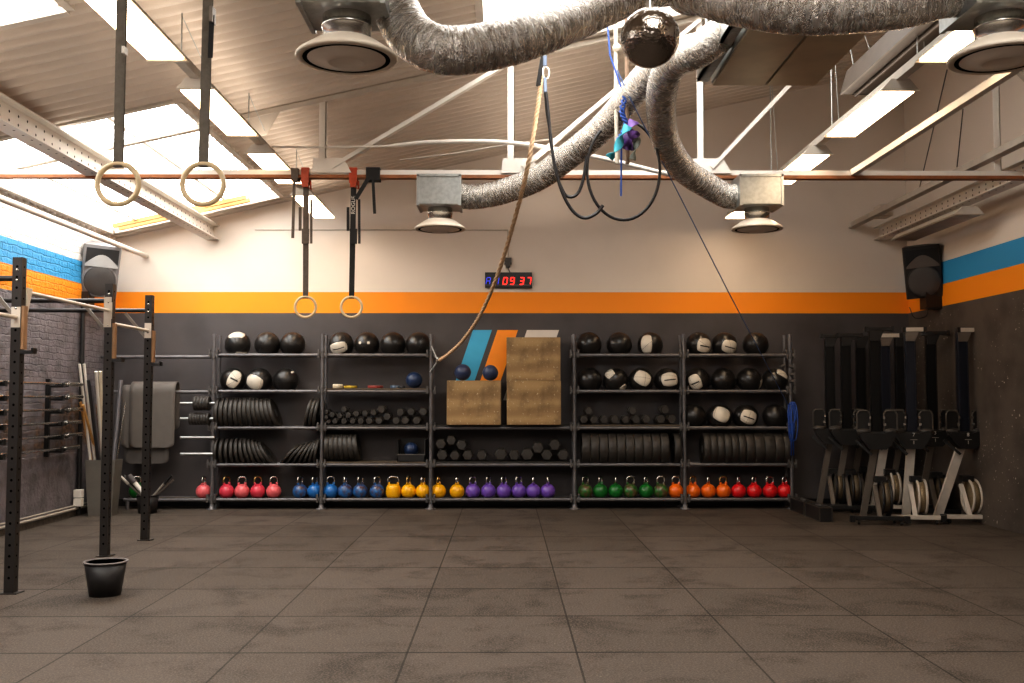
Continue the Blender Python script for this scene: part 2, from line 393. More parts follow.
# ------------------------------------------------------------------ beams
def girder(x, zb, h, y0, y1, side, label):
    o = thing('perforated_beam', label, 'beam', (x, y1, zb), 'perforated steel beams')
    b = MB(); b.bb((x-.01, y0, zb), (x+.01, y1, zb+h))
    for z in (zb, zb+h): b.bb((x-.09, y0, z-.008), (x+.09, y1, z+.008))
    y = y0
    while y < y1:
        for z in (zb+h*.33, zb+h*.7):
            b.disc((x+side*.0115, y, z), (side, 0, 0), .013, 6, 1); b.disc((x+side*.03, y+.05, zb-.0085), (0, 0, -1), .012, 6, 1)
        y += .16
    b.obj('channel', [M_white, M_hole], o)
    return o
girder(-4.13, 3.74, .20, YF+.1, YB, 1, 'perforated white steel beam on the left, crossing under the big skylight')
girder(5.33, 3.75, .16, YF+.1, YB, -1, 'perforated white steel beam high along the right wall')
o = thing('ceiling_rail', 'white steel rail above the right perforated beam, with junction box', 'rail', (4.95, YB, 3.96))
MB().bb((4.92, YF+.1, 3.92), (4.98, YB, 4.0)).bb((4.88, YF+.1, 3.912), (4.98, YB, 3.92)).obj('channel', M_dirtyw, o)
p = at(890, 213, 13.3); MB().bb((4.95, p.y-.15, 3.9), (5.12, p.y+.12, 4.06)).obj('junction_box', M_offw, o, .01)

YT = 10.12
def truss(Y, label, full=True):
    o = thing('roof_truss', label, 'roof truss', (0, Y, 3.72), 'roof trusses')
    c = MB(); c.bb((XL, Y-.03, 3.75), (XR, Y+.03, 3.80), 0); c.obj('chord_top_leg', M_white if full else M_white, o)
    MB().bb((XL, Y-.045, 3.715), (XR, Y+.045, 3.748)).obj('chord_flange', M_rust, o)
    MB().bar((XL, Y, rz(XL)-.03), (XR, Y, rz(XR)-.03), .07, .05).obj('top_chord', M_offw, o)
    X = [at(323, 135, YT).x, at(511, 120, YT).x, at(700, 120, YT).x, at(995, 110, YT).x]
    for k, x in enumerate(X): MB().bb((x-.035, Y-.03, 3.80), (x+.035, Y-.022, rz(x)-.04)).bb((x+.027, Y-.03, 3.80), (x+.035, Y+.04, rz(x)-.04)).obj('strut', M_white, o)
    for a, b in ((X[0]+.10, X[1]), (X[1]+.12, X[2]), (X[2]+.1, at(888, 0, YT).x)):
        MB().bar((a, Y-.035, 3.82), (b, Y-.035, rz(b)-.06), .085, .04).obj('diagonal', M_white, o)
    MB().bar((at(985, 75, YT).x, Y-.03, rz(5.0)-.9), (XR, Y-.03, 4.35), .09, .04).obj('diagonal', M_dirtyw, o)
    for x in X[:3]: MB().prism([(-.10, 0), (.30, 0), (.22, .15), (-.08, .15)], .012, (x, Y-.05, 3.765), (1, 0, 0), (0, 0, 1)).obj('gusset_plate', M_white, o)
    x = at(252, 115, YT).x; MB().prism([(-.12, -.24), (.16, -.22), (.30, .02), (-.2, -.1)], .012, (x, Y-.05, rz(x)-.02), (1, 0, 0), (0, 0, 1)).obj('gusset_plate', M_offw, o)
    return o
truss(YT, 'white and rust steel roof truss crossing the room, back rings hang from it')
truss(5.06, 'steel roof truss above the camera that carries the two large front rings')
tag(MB().bar((3.53, 5.06, 3.78), (3.53, YT, 3.78), .06, .06).obj('tie_bar', M_white, org=(3.53, YT, 3.78)), 'long white tie bar on the right running from truss toward the camera', 'bar')
pts = [at(272, 147, 10.0), at(330, 147, 10.0), at(388, 146, 10.0), at(433, 142, 9.95), at(508, 142.5, 9.9), at(585, 154.6, 9.9), at(659, 172, 9.95), at(672, 176, 10.05)]
tag(MB().tube(cr(pts, 6), lambda u: .012 if u < .3 else .022, 8).obj('overhead_conduit', M_white, org=pts[3]), 'bent white conduit crossing behind the hanging rope above the truss chord', 'conduit')
pts = [at(400, 160, 10.2), at(450, 154, 10.2), at(503, 145.5, 10.2), at(560, 138, 10.2)]
tag(MB().tube(cr(pts, 6), .008, 6).obj('brace_wire', M_dirtyw, org=pts[1]), 'thin pale brace wire behind the bent conduit', 'wire')
for a, b, lab in (((963, 109, 9.6), (957, 167, 10.6), 'thin dark suspension wire beside the white strut on the right'), ((947, 70, 9.0), (919, 190, 12.2), 'long thin dark suspension wire left of the tie bar strut')):
    q = at(*b); tag(MB().tube([at(*a), q], .006, 6).obj('suspension_wire', M_black, org=q), lab, 'wire', 'suspension wires')

# ------------------------------------------------------------------ lights in two rows
def batten(x, y0, y1, z, label, on=True, w=.26):
    o = thing('strip_light', label, 'ceiling light', (x, (y0+y1)/2, z), 'strip lights')
    L = y1-y0; h = MB(); h.prism([(-w/2-.015, 0), (w/2+.015, 0), (w*.28, .07), (-w*.28, .07)], L, (x, y1, z+.012), (1, 0, 0), (0, 0, 1))
    h.obj('housing', M_offw, o)
    MB().bb((x-w/2, y0+.05, z), (x+w/2, y1-.05, z+.013)).obj('diffuser', M_lamp if on else M_dirtyw, o)
    for y in (y0, y1): MB().prism([(-w/2-.02, -.012), (w/2+.02, -.012), (w*.28, .08), (-w*.28, .08)], .03, (x, y+.015, z+.012), (1, 0, 0), (0, 0, 1)).obj('end_cap', M_offw, o)
    return o
XA, XB, ZA = at(240, 136, 9.2).x, at(843, 136, 9.2).x, 3.93
ry = [(5.65, 7.2), (7.85, 9.3), (9.95, 11.4), (12.05, 13.6)]
nm = ['nearest strip light', 'second strip light from the camera', 'third strip light from the camera, beside the truss', 'farthest strip light, near the back wall,']
for x, sd in ((XA, 'left'), (XB, 'right')):
    for k, (a, b) in enumerate(ry): batten(x, a, b, ZA, 'glowing %s in the %s ceiling row' % (nm[k], sd))
    batten(x, 1.2, 2.7, ZA, 'glowing strip light of the %s row behind the camera' % sd)
    o = thing('light_trunking', 'grey trunking rail carrying the %s row of strip lights' % sd, 'rail', (x, 9, ZA+.1), 'light trunking rails')
    MB().bb((x-.035, .8, ZA+.083), (x+.035, 13.9, ZA+.15)).obj('channel', M_dirtyw, o)
    for y in (9.5, 11.7, 7.5, 5.4):
        c = MB(); zt = rz(x); nn = int((zt-ZA-.15)/.03)
        c.tube([(x, y, ZA+.15), (x, y, zt-.01)], .006, 6); c.tube([(x, y, zt-.03), (x+.12, y+.15, ZA+.15)], .004, 5); c.obj('hanger_chain', M_galv, o)
for x, z, e in ((XA, ZA+.16, 22), (.5, 3.86, 46), (XB, ZA+.16, 16)):  # added upward fill lamps without fittings, only to brighten the ceiling
    ld = bpy.data.lights.new('ceiling_fill', 'AREA'); ld.shape = 'RECTANGLE'; ld.size = .12; ld.size_y = 12.0; ld.energy = e; ld.color = (1, .87, .73)
    lo = bpy.data.objects.new('ceiling_fill', ld); COL.objects.link(lo); lo.location = (x, 7.6, z); lo.rotation_euler = (pi, 0, 0)
ld = bpy.data.lights.new('ceiling_fill', 'AREA'); ld.shape = 'RECTANGLE'; ld.size = 1.6; ld.size_y = 5.0; ld.energy = 17; ld.color = (1, .9, .8)  # another unseen fill lamp, added to lift the near left roof
lo = bpy.data.objects.new('ceiling_fill', ld); COL.objects.link(lo); lo.location = (-3.3, 6.6, 2.75); lo.rotation_euler = (pi, 0, 0)
o = batten(5.28, 11.35, 13.25, 3.585, 'unlit strip light with angled white reflector under the right wall beam', False, .3)

# ------------------------------------------------------------------ ventilation
def diffuser(px, Y, label, side):
    c = at(px, 228.5 if Y > 8 else 57, Y); x, z = c.x, c.z
    o = thing('ceiling_vent', label, 'air vent', (x, Y, z), 'round air vents')
    b = MB(); b.bb((x-.205, Y-.2, z+.205), (x+.205, Y+.2, z+.495)); b.obj('plenum_box', M_galv, o, .008)
    e = MB()
    for q in (-.205, .205): e.bb((x+q-.012, Y-.212, z+.195), (x+q+.012, Y+.212, z+.505))
    e.bb((x-.215, Y-.212, z+.48), (x+.215, Y+.212, z+.505)); e.obj('flange', M_galv, o)
    MB().lathe([(.122, z+.21), (.122, z+.16), (.127, z+.158), (.127, z+.145), (.122, z+.143), (.122, z+.06)], (x, Y, 0), 28).obj('neck', M_steel, o)
    MB().lathe([(.13, z+.085), (.16, z+.07), (.245, z+.012), (.255, z), (.25, z-.012), (.225, z-.014), (.215, z-.004), (.14, z+.05), (.12, z+.08)], (x, Y, 0), 36).obj('dish', mat('cream vent paint', (216, 204, 188), .4, 0, .06), o)
    MB().lathe([(1e-6, z+.03), (.17, z+.02), (.205, z-.004), (.20, z-.01), (.105, z-.022), (.09, z-.034), (.085, z-.03), (1e-6, z-.03)], (x, Y, 0), 32).obj('core', mat('grey vent core', (240, 230, 218), .45, 0, .08), o)
    MB().lathe([(.219, z-.0105), (.204, z-.007)], (x, Y, 0), 32).obj('air_gap', M_hole, o)
    return x, z
xa, za = diffuser(346.6, 5.0, 'large round air vent at top left, nearest the camera', 1)
xb, zb = diffuser(1001, 5.0, 'large round air vent at top right corner of the view', -1)
xc, zc = diffuser(440, 10.0, 'far round air vent left of the climbing rope, below truss', 1)
xd, zd = diffuser(757, 10.0, 'far round air vent on the right, below truss', -1)
def duct(pts, r, label, k=10):
    P = cr(pts, k); L = 0; Q = [P[0]]
    tot = sum((P[i+1]-P[i]).length for i in range(len(P)-1)); n = int(tot/.012); seg = 0; acc = 0; out = []
    ls = [0]
    for i in range(len(P)-1): ls.append(ls[-1]+(P[i+1]-P[i]).length)
    j = 0
    for i in range(n+1):
        d = tot*i/n
        while j < len(P)-2 and ls[j+1] < d: j += 1
        out.append(P[j].lerp(P[j+1], min(1, (d-ls[j])/max(1e-9, ls[j+1]-ls[j]))))
    b = MB(); ph = [random.uniform(-1, 1) for _ in range(n+2)]
    def rad(u): i = int(u*n+.5); return r*(1+.016*ph[i])
    NS = 44; b.tube(out, rad, NS, 0, False, True, .010, True); o = b.obj('flexible_duct', M_foil, org=out[len(out)//2])
    a_ = o.data.attributes.new('duct', 'FLOAT_VECTOR', 'POINT'); m_ = len(out)*NS; dat = []
    for i in range(len(b.v)):
        q = i if i < m_ else i-m_; k = q % NS; dat += [(q//NS)*tot/n*46, 1.3*cos(2*pi*k/NS), 1.3*sin(2*pi*k/NS)]
    a_.data.foreach_set('vector', dat); return tag(o, label, 'duct', 'silver foil ducts')
AX0, AX1, AY0, AY1, AZ = at(711, 86.5, 8.0).x, at(815.7, 85, 8.0).x, 5.9, 8.0, at(760, 86, 8.0).z
duct([(xa+.2, 5.05, za+.33), at(398, 14, 5.08), at(412, 36, 5.06), at(440, 50, 5.0), at(480, 48, 5.05), at(530, 35, 5.15), at(580, 15, 5.4), at(640, -10, 5.8), at(690, -18, 6.1), (AX0+.02, 6.35, AZ+.28)], .122, 'thick silver foil duct sweeping from top left vent across the upper middle')
duct([(xb-.2, 5.0, zb+.34), (xb-.33, 5.0, zb+.32), at(905, 3, 5.0), at(855, 8, 5.0), at(800, 10, 5.05), at(745, 3, 5.2), at(705, -7, 5.45), at(690, -14, 5.75), (AX0-.12, 6.0, AZ+.31), (AX0+.02, 6.1, AZ+.30)], .125, 'thick silver foil duct running to the top right vent')
duct([(AX0+.02, 7.2, AZ+.22), at(700, 50, 7.3), at(676, 60, 7.6), at(663, 85, 8.1), at(661, 115, 8.6), at(667, 145, 9.1), at(684, 170, 9.6), at(708, 186, 9.9), (xd-.3, 10.0, zd+.33), (xd-.2, 10.0, zd+.33)], .125, 'silver foil duct dropping steeply to the far right vent')
duct([(AX0+.02, 7.75, AZ+.22), at(692, 50, 7.95), at(662, 62, 8.2), at(640, 84, 8.5), at(613, 117, 8.95), at(590, 139, 9.25), at(566, 158, 9.5), at(540, 177, 9.75), at(505, 191, 9.95), (xc+.35, 10.0, zc+.32), (xc+.2, 10.0, zc+.33)], .125, 'silver foil duct slanting down left to the far left vent')
o = thing('air_handling_unit', 'big galvanised ventilation unit hanging in the upper right middle', 'ventilation unit', ((AX0+AX1)/2, 7, AZ))
MB().bb((AX0, AY0, AZ+.02), (AX1, AY1, AZ+.55)).obj('casing', M_galv, o, .01)
xm = (AX0+AX1)/2+.01; pm = mat('brushed sheet panel', (206, 188, 158), .3, .35, .15, 3)
MB().bb((AX0+.01, AY0, AZ), (xm-.012, AY1-.01, AZ+.02)).obj('base_panel', pm, o); MB().bb((xm+.012, AY0, AZ), (AX1-.01, AY1-.01, AZ+.02)).obj('base_panel', pm, o)
MB().bb((AX0-.11, AY0, AZ+.04), (AX0-.02, AY1+.02, AZ+.07)).bb((AX0-.11, AY0, AZ+.04), (AX0-.09, AY1+.02, AZ+.16)).obj('support_rail', M_galv, o)
for x, y in ((AX0-.05, AY1-.1), (AX1-.1, AY1-.1), (AX0-.05, AY0+.1), (AX1-.1, AY0+.1)): MB().tube([(x, y, AZ+.1), (x, y, rz(x)-.01)], .01, 6).obj('hanger_rod', M_galv, o)
# radiant heater trough
p = at(843, 95, 9.0); q = at(880, 92, 9.0); hz = p.z
o = thing('radiant_heater', 'long dark trough heater hung between ventilation unit and right light row', 'heater', ((p.x+q.x)/2, 7.7, hz))
hd = mat('dark brown heater steel', (64, 54, 46), .5, .3, .2)
MB().prism([(-.2, 0), (-.18, 0), (-.11, .2), (.11, .2), (.18, 0), (.2, 0), (.13, .225), (-.13, .225)], 2.9, ((p.x+q.x)/2, 9.0, hz), (1, 0, 0), (0, 0, 1)).obj('reflector', mat('heater hood steel', (84, 74, 66), .5, .1, .15), o)
MB().prism([(-.175, .003), (.175, .003), (.105, .19), (-.105, .19)], 2.86, ((p.x+q.x)/2, 8.98, hz), (1, 0, 0), (0, 0, 1)).obj('trough_shade', hd, o)  # dark block added inside the trough so its hollow looks shaded
for y in (6.1, 9.0): MB().prism([(-.2, 0), (.2, 0), (.13, .225), (-.13, .225)], .012, ((p.x+q.x)/2, y, hz), (1, 0, 0), (0, 0, 1)).obj('end_plate', hd, o)
for s in (-.07, .07): MB().tube([((p.x+q.x)/2+s, 6.15, hz-.012), ((p.x+q.x)/2+s, 8.95, hz-.012)], .02, 12).obj('burner_tube', hd, o)
for y in (8.9, 7.4, 6.2): MB().tube([((p.x+q.x)/2-.1, y, hz+.22), ((p.x+q.x)/2-.3, y-.05, rz(3.0)-.01)], .006, 6).tube([((p.x+q.x)/2+.1, y, hz+.22), ((p.x+q.x)/2-.3, y-.05, rz(3.0)-.01)], .006, 6).obj('hanger_chain', M_galv, o)

# disco ball
c = at(650, 38, 4.6); o = thing('mirror_ball', 'round mirror ball hanging at the upper middle in front of the ducts', 'mirror ball', c)
bl = MB().sphere(c, .137, 56, 32); bl.sm = [False]*len(bl.sm); bl.obj('ball', M_mirror, o); MB().cyl(c+V((0, 0, .13)), c+V((0, 0, .17)), .02).tube([c+V((0, 0, .16)), (c.x, c.y, rz(c.x)-.02)], .004, 6).obj('hanger', M_steel, o)

# ------------------------------------------------------------------ gymnastic rings
def ringset(px, py, Y, wr, topz, sw, ms, label, group, clamp=None, px_top=None):
    c = at(px, py, Y); o = thing('gymnastic_ring', label, 'gymnastic ring', c, group)
    MB().tube([c+V((wr*cos(a), 0, wr*sin(a))) for a in [2*pi*i/40 for i in range(40)]], .0135, 12, 0, True).obj('ring', M_ringw, o)
    tx = c.x if px_top is None else at(px_top, 100, Y).x
    top = V((tx, Y, topz)); zr = c.z+wr
    b = MB()
    for s in (-.014, .014): b.bar((c.x, Y+s*.6, zr-.016), (top.x, Y+s, top.z), sw, .003, up=(0, 1, 0))
    b.bar((c.x, Y-.016, zr-.016), (c.x, Y+.016, zr-.016), sw, .003); b.bar((top.x-.0, Y-.05, topz+.003), (top.x, Y+.05, topz+.003), sw, .004)
    st = b.obj('strap', ms, o); return o, c, top, st
gg = 'large front rings on olive straps'
o, c, tp, st = ringset(118, 184, 5.06, .104, 3.81, .046, M_strap, 'large wooden ring on olive strap, leftmost of the two front rings', gg)
h = at(123, 50, 5.0); MB().bb((h.x-.004, 4.99, h.z-.018), (h.x+.01, 5.04, h.z+.018)).obj('buckle', M_white, o).parent = st
o, c, tp, st = ringset(203, 184, 5.06, .104, 3.81, .046, M_strap, 'large wooden ring on olive strap, right one of the two front rings', gg, None, 207)
h = at(212, 15, 5.0); MB().bb((h.x-.008, 4.98, h.z-.04), (h.x+.008, 5.04, h.z+.04)).obj('buckle', M_aluD, o).parent = st; MB().bar((h.x, 5.0, h.z), (h.x-.005, 5.0, h.z-.22), .025, .003, up=(0, 1, 0)).obj('strap_tail', M_strapb, o).parent = st
gg = 'small back rings hung from the truss'
for px, tx, ms, lab in ((305.5, 307, M_strapd, 'small wooden ring hanging from truss by brown strap, left of the back pair'), (351.5, 354.5, M_strapb, 'small wooden ring hanging from truss by dark lettered strap, right of back pair')):
    o, c, tp, st = ringset(px, 307, YT, .104, 3.72, .052, ms, lab, gg, True, tx)
    x = tp.x; b = MB()
    for s in (-.055, .055): b.bb((x-.04, YT+s-.006, 3.66), (x+.04, YT+s+.006, 3.815))
    b.bb((x-.04, YT-.055, 3.805), (x+.04, YT+.055, 3.82)); b.bb((x-.03, YT-.06, 3.62), (x+.03, YT-.03, 3.70)); b.obj('clamp', M_orangeclamp, o, .004)
    b = MB(); b.tube([(x+.01, YT-.02, 3.63), (x+.055, YT-.03, 3.60), (x+.05, YT-.03, 3.68), (x+.01, YT-.02, 3.68)], .012, 8, 0, True); b.obj('carabiner', M_orangeclamp, o)
    MB().bb((x-.03, YT-.035, 3.05), (x+.04, YT-.01, 3.2)).bar((x-.05, YT-.03, 3.42), (x-.048, YT-.03, 3.18), .03, .004, up=(0, 1, 0)).bar((x+.06, YT-.03, 3.5), (x+.065, YT-.03, 3.05), .025, .004, up=(0, 1, 0)).obj('strap_tail', M_strapb if ms is M_strapb else M_strapd, o).parent = st
    if ms is M_strapb:
        text('strap_lettering', 'ROGUE', .055, M_white, o, V((x+.004, YT-.042, 3.44))-c, (pi/2, -pi/2, 0))
        MB().bb((x+.13, YT-.06, 3.69), (x+.27, YT+.06, 3.82)).bar((x+.15, YT-.06, 3.70), (x+.03, YT-.05, 3.5), .04, .006, up=(0, 1, 0)).bar((x+.2, YT-.05, 3.7), (x+.22, YT-.05, 3.35), .03, .004, up=(0, 1, 0)).obj('strap_wrap', M_strapb, o)
    else: MB().bb((x-.14, YT-.06, 3.69), (x-.07, YT+.06, 3.81)).bar((x-.105, YT-.06, 3.7), (x-.115, YT-.06, 3.1), .03, .004, up=(0, 1, 0)).obj('strap_wrap', M_strapd, o)

# ------------------------------------------------------------------ ropes and cables
pts = [at(543, 52, 9.4), at(541, 80, 9.42), at(537, 112, 9.45), at(527, 170, 9.55), at(513, 225, 10.2), at(497, 276, 11.1), at(480, 315, 12.1), at(462, 341, 13.0), at(447, 355, 13.6), at(438, 361, 13.7)]
P = cr(pts, 40); o = thing('climbing_rope', 'thick tan climbing rope hung from roof and tied aside to the rack', 'rope', P[len(P)//2])
for k in range(3):
    q = []
    for i, p in enumerate(P):
        tg = (P[min(i+1, len(P)-1)]-P[max(0, i-1)]).normalized(); x = tg.cross(V((0, 1, 0))).normalized(); y = tg.cross(x); a = i*.5+k*2*pi/3
        q.append(p+x*(.0115*cos(a))+y*(.0115*sin(a)))
    MB().tube(q, .0125, 6).obj('strand', M_rope, o)
e = P[-1]; MB().sphere(e+V((0, 0, 0)), .032, 10, 8).obj('end_whipping', M_strapd, o)
MB().tube([e, at(431.5, 346, 13.75)], .012, 6).tube([e, at(430, 372, 13.75)], .012, 6).tube([e+V((.02, 0, .02)), e+V((.05, 0, .06)), e+V((.0, 0, .05)), e], .01, 6).obj('tie_cord', M_galv, o)
a, b = at(544, 52, 9.4), at(538.5, 86, 9.42); MB().tube([a, b], .026, 10).obj('rope_sleeve', M_strapb, o)
MB().tube([V((a.x, a.y, rz(a.x)-.01)), a], .02, 8).obj('sling', M_ropew, o)
ch = at(545, 76, 9.05)
o = thing('rubber_tubing', 'black rubber tubing hanging in a big loop beside the climbing rope', 'tubing', ch)
Yc = 8.95
s1 = [(545.5, 92), (547, 112), (550.7, 135), (554.8, 167.6), (563, 191), (570, 197), (578, 193), (583.5, 178), (586.6, 156)]
MB().tube(cr([at(a, b, Yc) for a, b in s1], 6), .014, 8).obj('strand', M_cable, o)
s2 = [(546, 92), (549, 120), (552, 150), (560, 186), (571, 208.6), (583.5, 218), (596, 213.7), (603, 205.5)]
MB().tube(cr([at(a, b, Yc-.03) for a, b in s2], 6), .015, 8).obj('strand', M_cable, o)
MB().tube([at(587+38.0*(1-cos(t_)), 155+50*0-0+0, Yc) if False else at(623.5+36.5*cos(t_), 170+50*sin(t_), Yc+.03) for t_ in [2*pi*i/48 for i in range(48)]], .014, 8, 0, True).obj('loop', M_cable, o)
MB().tube(cr([at(545, 66, 9.1), at(549, 70, 9.05), at(548, 78, 9.0), at(544, 78, 9.0), at(543, 70, 9.05), at(545, 66, 9.1)], 5), .006, 6).obj('carabiner', M_steel, o)
MB().tube([V((at(545, 50, 9.1).x, 9.1, rz(.4)-.02)), at(545, 66, 9.1)], .018, 8).tube([at(545, 78, 9.0), at(545.5, 93, Yc)], .015, 8).obj('sling', mat('blue grey sling', (110, 124, 146), .7), o)
x = at(617, 90, 8.7); zt = rz(x.x)
o = tag(MB().tube([(x.x, 8.76, zt-.01), at(616, 90, 8.73), at(617, 164, 8.7)], .018, 8).sphere(at(617, 48, 8.73), .04, 10, 8).obj('pulley_rope', M_ropew, org=x), 'white pulley rope with a knot, hanging left of the mirror ball', 'rope')
x = at(627, 90, 8.62)
tag(MB().tube([(x.x, 8.64, rz(x.x)-.01), at(627.5, 164, 8.62)], .018, 8).obj('pulley_rope', M_ropeb, org=x), 'brown rope hanging straight down below the mirror ball', 'rope')
b = MB(); P = cr([at(625, 96, 8.56), at(622, 112, 8.56), at(626, 124, 8.56), at(621, 136, 8.56)], 12)
for k in range(2): b.tube([p+V((.018*cos(i*.8+k*pi), .012*sin(i*.8+k*pi), 0)) for i, p in enumerate(P)], .009, 6)
b.tube([at(621.5, 134, 8.56), at(621, 196, 8.56)], .008, 6).tube([V((at(604, 22, 8.62).x, 8.62, rz(1.0)-.02)), at(610, 55, 8.6), at(625, 98, 8.56)], .008, 6)
tag(b.obj('blue_cord', M_ropeblue, org=P[0]), 'braided blue cord hanging among the ropes over the black loop', 'cord')
def band(pp, w, m, lab):
    pts = cr([at(a, b, Y) for a, b, Y in pp], 6); b = MB(); n = len(pts)
    vs = []
    for i, p in enumerate(pts):
        tg = (pts[min(i+1, n-1)]-pts[max(0, i-1)]).normalized(); sd = tg.cross(V((sin(i*.35), cos(i*.35), .1))).normalized()*(w/2)
        vs += [p-sd, p+sd]
    b.add(vs, [(2*i, 2*i+1, 2*i+3, 2*i+2) for i in range(n-1)], 0, True); o = b.obj('resistance_band', m, org=pts[0]); s = o.modifiers.new('Solid', 'SOLIDIFY'); s.thickness = .008
    tag(o, lab, 'resistance band', 'bands tied to the ropes')
band([(634, 121, 8.5), (630, 133, 8.46), (637, 133, 8.5), (626, 140, 8.46), (632, 147, 8.5), (618, 140, 8.5), (624, 146, 8.46)], .09, M_purple, 'purple band knotted on the hanging ropes')
band([(628, 126, 8.4), (622, 138, 8.39), (616, 149, 8.4), (609, 158, 8.43)], .075, M_turq, 'turquoise band tied to the white pulley rope')
band([(630, 140, 8.5), (638, 137, 8.5), (635, 148, 8.5), (632, 160, 8.5)], .06, M_greyg, 'grey green band hanging right of the purple band')
a, b2 = at(631, 100, 8.5), at(788, 405, 13.70)
tag(MB().tube([at(617, 70, 8.5), a, a.lerp(b2, .5)+V((0, 0, -.03)), b2], .0055, 6).obj('nylon_cord', M_blueline, org=b2), 'long thin blue cord running diagonally down to the right end of the rack', 'cord')
b = MB(); hz0 = at(790, 402, 13.72); lx, ly = hz0.x, 13.73
for k in range(6):
    L = random.uniform(.28, .6); wd = random.uniform(.02, .055); cxx = lx+random.uniform(-.05, .06); yy = ly+random.uniform(-.02, .02)-.03
    b.tube([(cxx+wd*sin(t_)*1.1, yy+.01*cos(2*t_), hz0.z-L/2+L/2*cos(t_)) for t_ in [2*pi*i/20 for i in range(20)]], .0075, 6, 0, True)
b.tube([(lx-.03, ly-.04, hz0.z-.1), (lx+.02, ly-.05, hz0.z-.3), (lx+.03, ly-.04, hz0.z-.72), (lx+.0, ly-.04, hz0.z-.72), (lx, ly-.04, hz0.z-.1)], .009, 6)
tag(b.obj('coiled_cord', M_ropeblue, org=hz0), 'coil of bright blue cord hung on the right end of the rack', 'cord')

# ------------------------------------------------------------------ pull-up rig on the left
XP_, PW = -3.81, .075; PY = [6.05, 7.91, 9.74, 10.82]; PH_ = 2.6
o = thing('pull_up_rig', 'black steel pull-up rig with drilled posts in front of the brick wall', 'pull-up rig', (XP_, 9, 0))
for Y in PY:
    b = MB(); b.bb((XP_-PW/2, Y-PW/2, .006), (XP_+PW/2, Y+PW/2, PH_)); z = .12
    while z < PH_-.03:
        b.disc((XP_, Y-PW/2-.0008, z), (0, -1, 0), .011, 8, 1); b.disc((XP_+PW/2+.0008, Y, z), (1, 0, 0), .009, 8, 1); z += .083
    po = b.obj('post', [M_post, M_hole], o)
    f = MB(); f.bb((XP_-.06, Y-.065, 0), (XP_+.075, Y+.065, .008)).obj('base_plate', M_post, o).parent = po
    zb = 2.44
    wbr = MB().cyl((XP_-PW/2, Y+.02, zb), (XL+.012, Y+.02, zb), .022).obj('wall_bar', M_black, o); MB().bb((XL+.002, Y-.05, zb-.07), (XL+.012, Y+.09, zb+.07)).obj('wall_plate', M_black, o).parent = wbr
    MB().bar((XP_-.03, Y, zb-.30), (XP_-.26, Y, zb-.03), .03, .012, up=(0, 1, 0)).obj('gusset', M_aluD, o)
    for z in (2.50, 2.42, 2.20): MB().sphere((XP_, Y-PW/2, z), .013, 10, 6).obj('bolt', M_steel, o).parent = po
    if Y > 7:
        hk = MB().bb((XP_+PW/2, Y-.035, 1.845), (XP_+PW/2+.10, Y+.035, 1.872)).bb((XP_+PW/2+.085, Y-.035, 1.86), (XP_+PW/2+.10, Y+.035, 1.89)).obj('hook', M_black, o)
        MB().bb((XP_+PW/2, Y-.03, 1.88), (XP_+PW/2+.022, Y+.03, 2.22)).obj('hook_liner', M_tan, o).parent = hk
def pbar(i, j, z, dx=0):
    a, b = PY[i]+PW/2, PY[j]-PW/2
    MB().cyl((XP_+dx, a, z), (XP_+dx, b, z), .017).obj('pull_up_bar', M_offw, o)
    for Y, s in ((a, 1), (b, -1)): MB().bb((XP_-.035, Y-.005, z-.08), (XP_+.035, Y+.005, z+.08)).obj('bar_plate', M_offw, o)
pbar(0, 1, 2.13); pbar(1, 2, 2.34); pbar(2, 3, 2.22)
Y = PY[2]; MB().bb((XP_-PW/2-.004, Y-PW/2-.01, 2.18), (XP_+PW/2-.01, Y-PW/2, 2.47)).obj('bracket_plate', M_offw, o)
MB().prism([(0, 0), (.09, .0), (0, -.26)], .01, (XP_+PW/2, PY[1]+.04, 2.37), (0, 1, 0), (0, 0, 1)).obj('bracket_plate', M_offw, o)

# buckets
def bucket(px, py, r0, r1, h, label):
    c = onfloor(px, py); o = thing('bucket', label, 'bucket', c)
    MB().lathe([(1e-6, .0), (r0, 0), (r1, h), (r1-.008, h), (r0-.008, .01), (1e-6, .01)], c, 28).obj('body', mat('black plastic', (40, 38, 38), .45, 0, .3, 14), o)
    MB().lathe([(r1-.01, h-.004), (r1+.008, h-.006), (r1+.01, h+.003), (r1-.01, h+.004), (r1-.01, h-.004)], c, 28).obj('rim', mat('dusty rim', (116, 110, 108), .6), o)
    return c
bucket(105, 595, .115, .155, .255, 'black bucket with chalky rim standing alone on the floor')
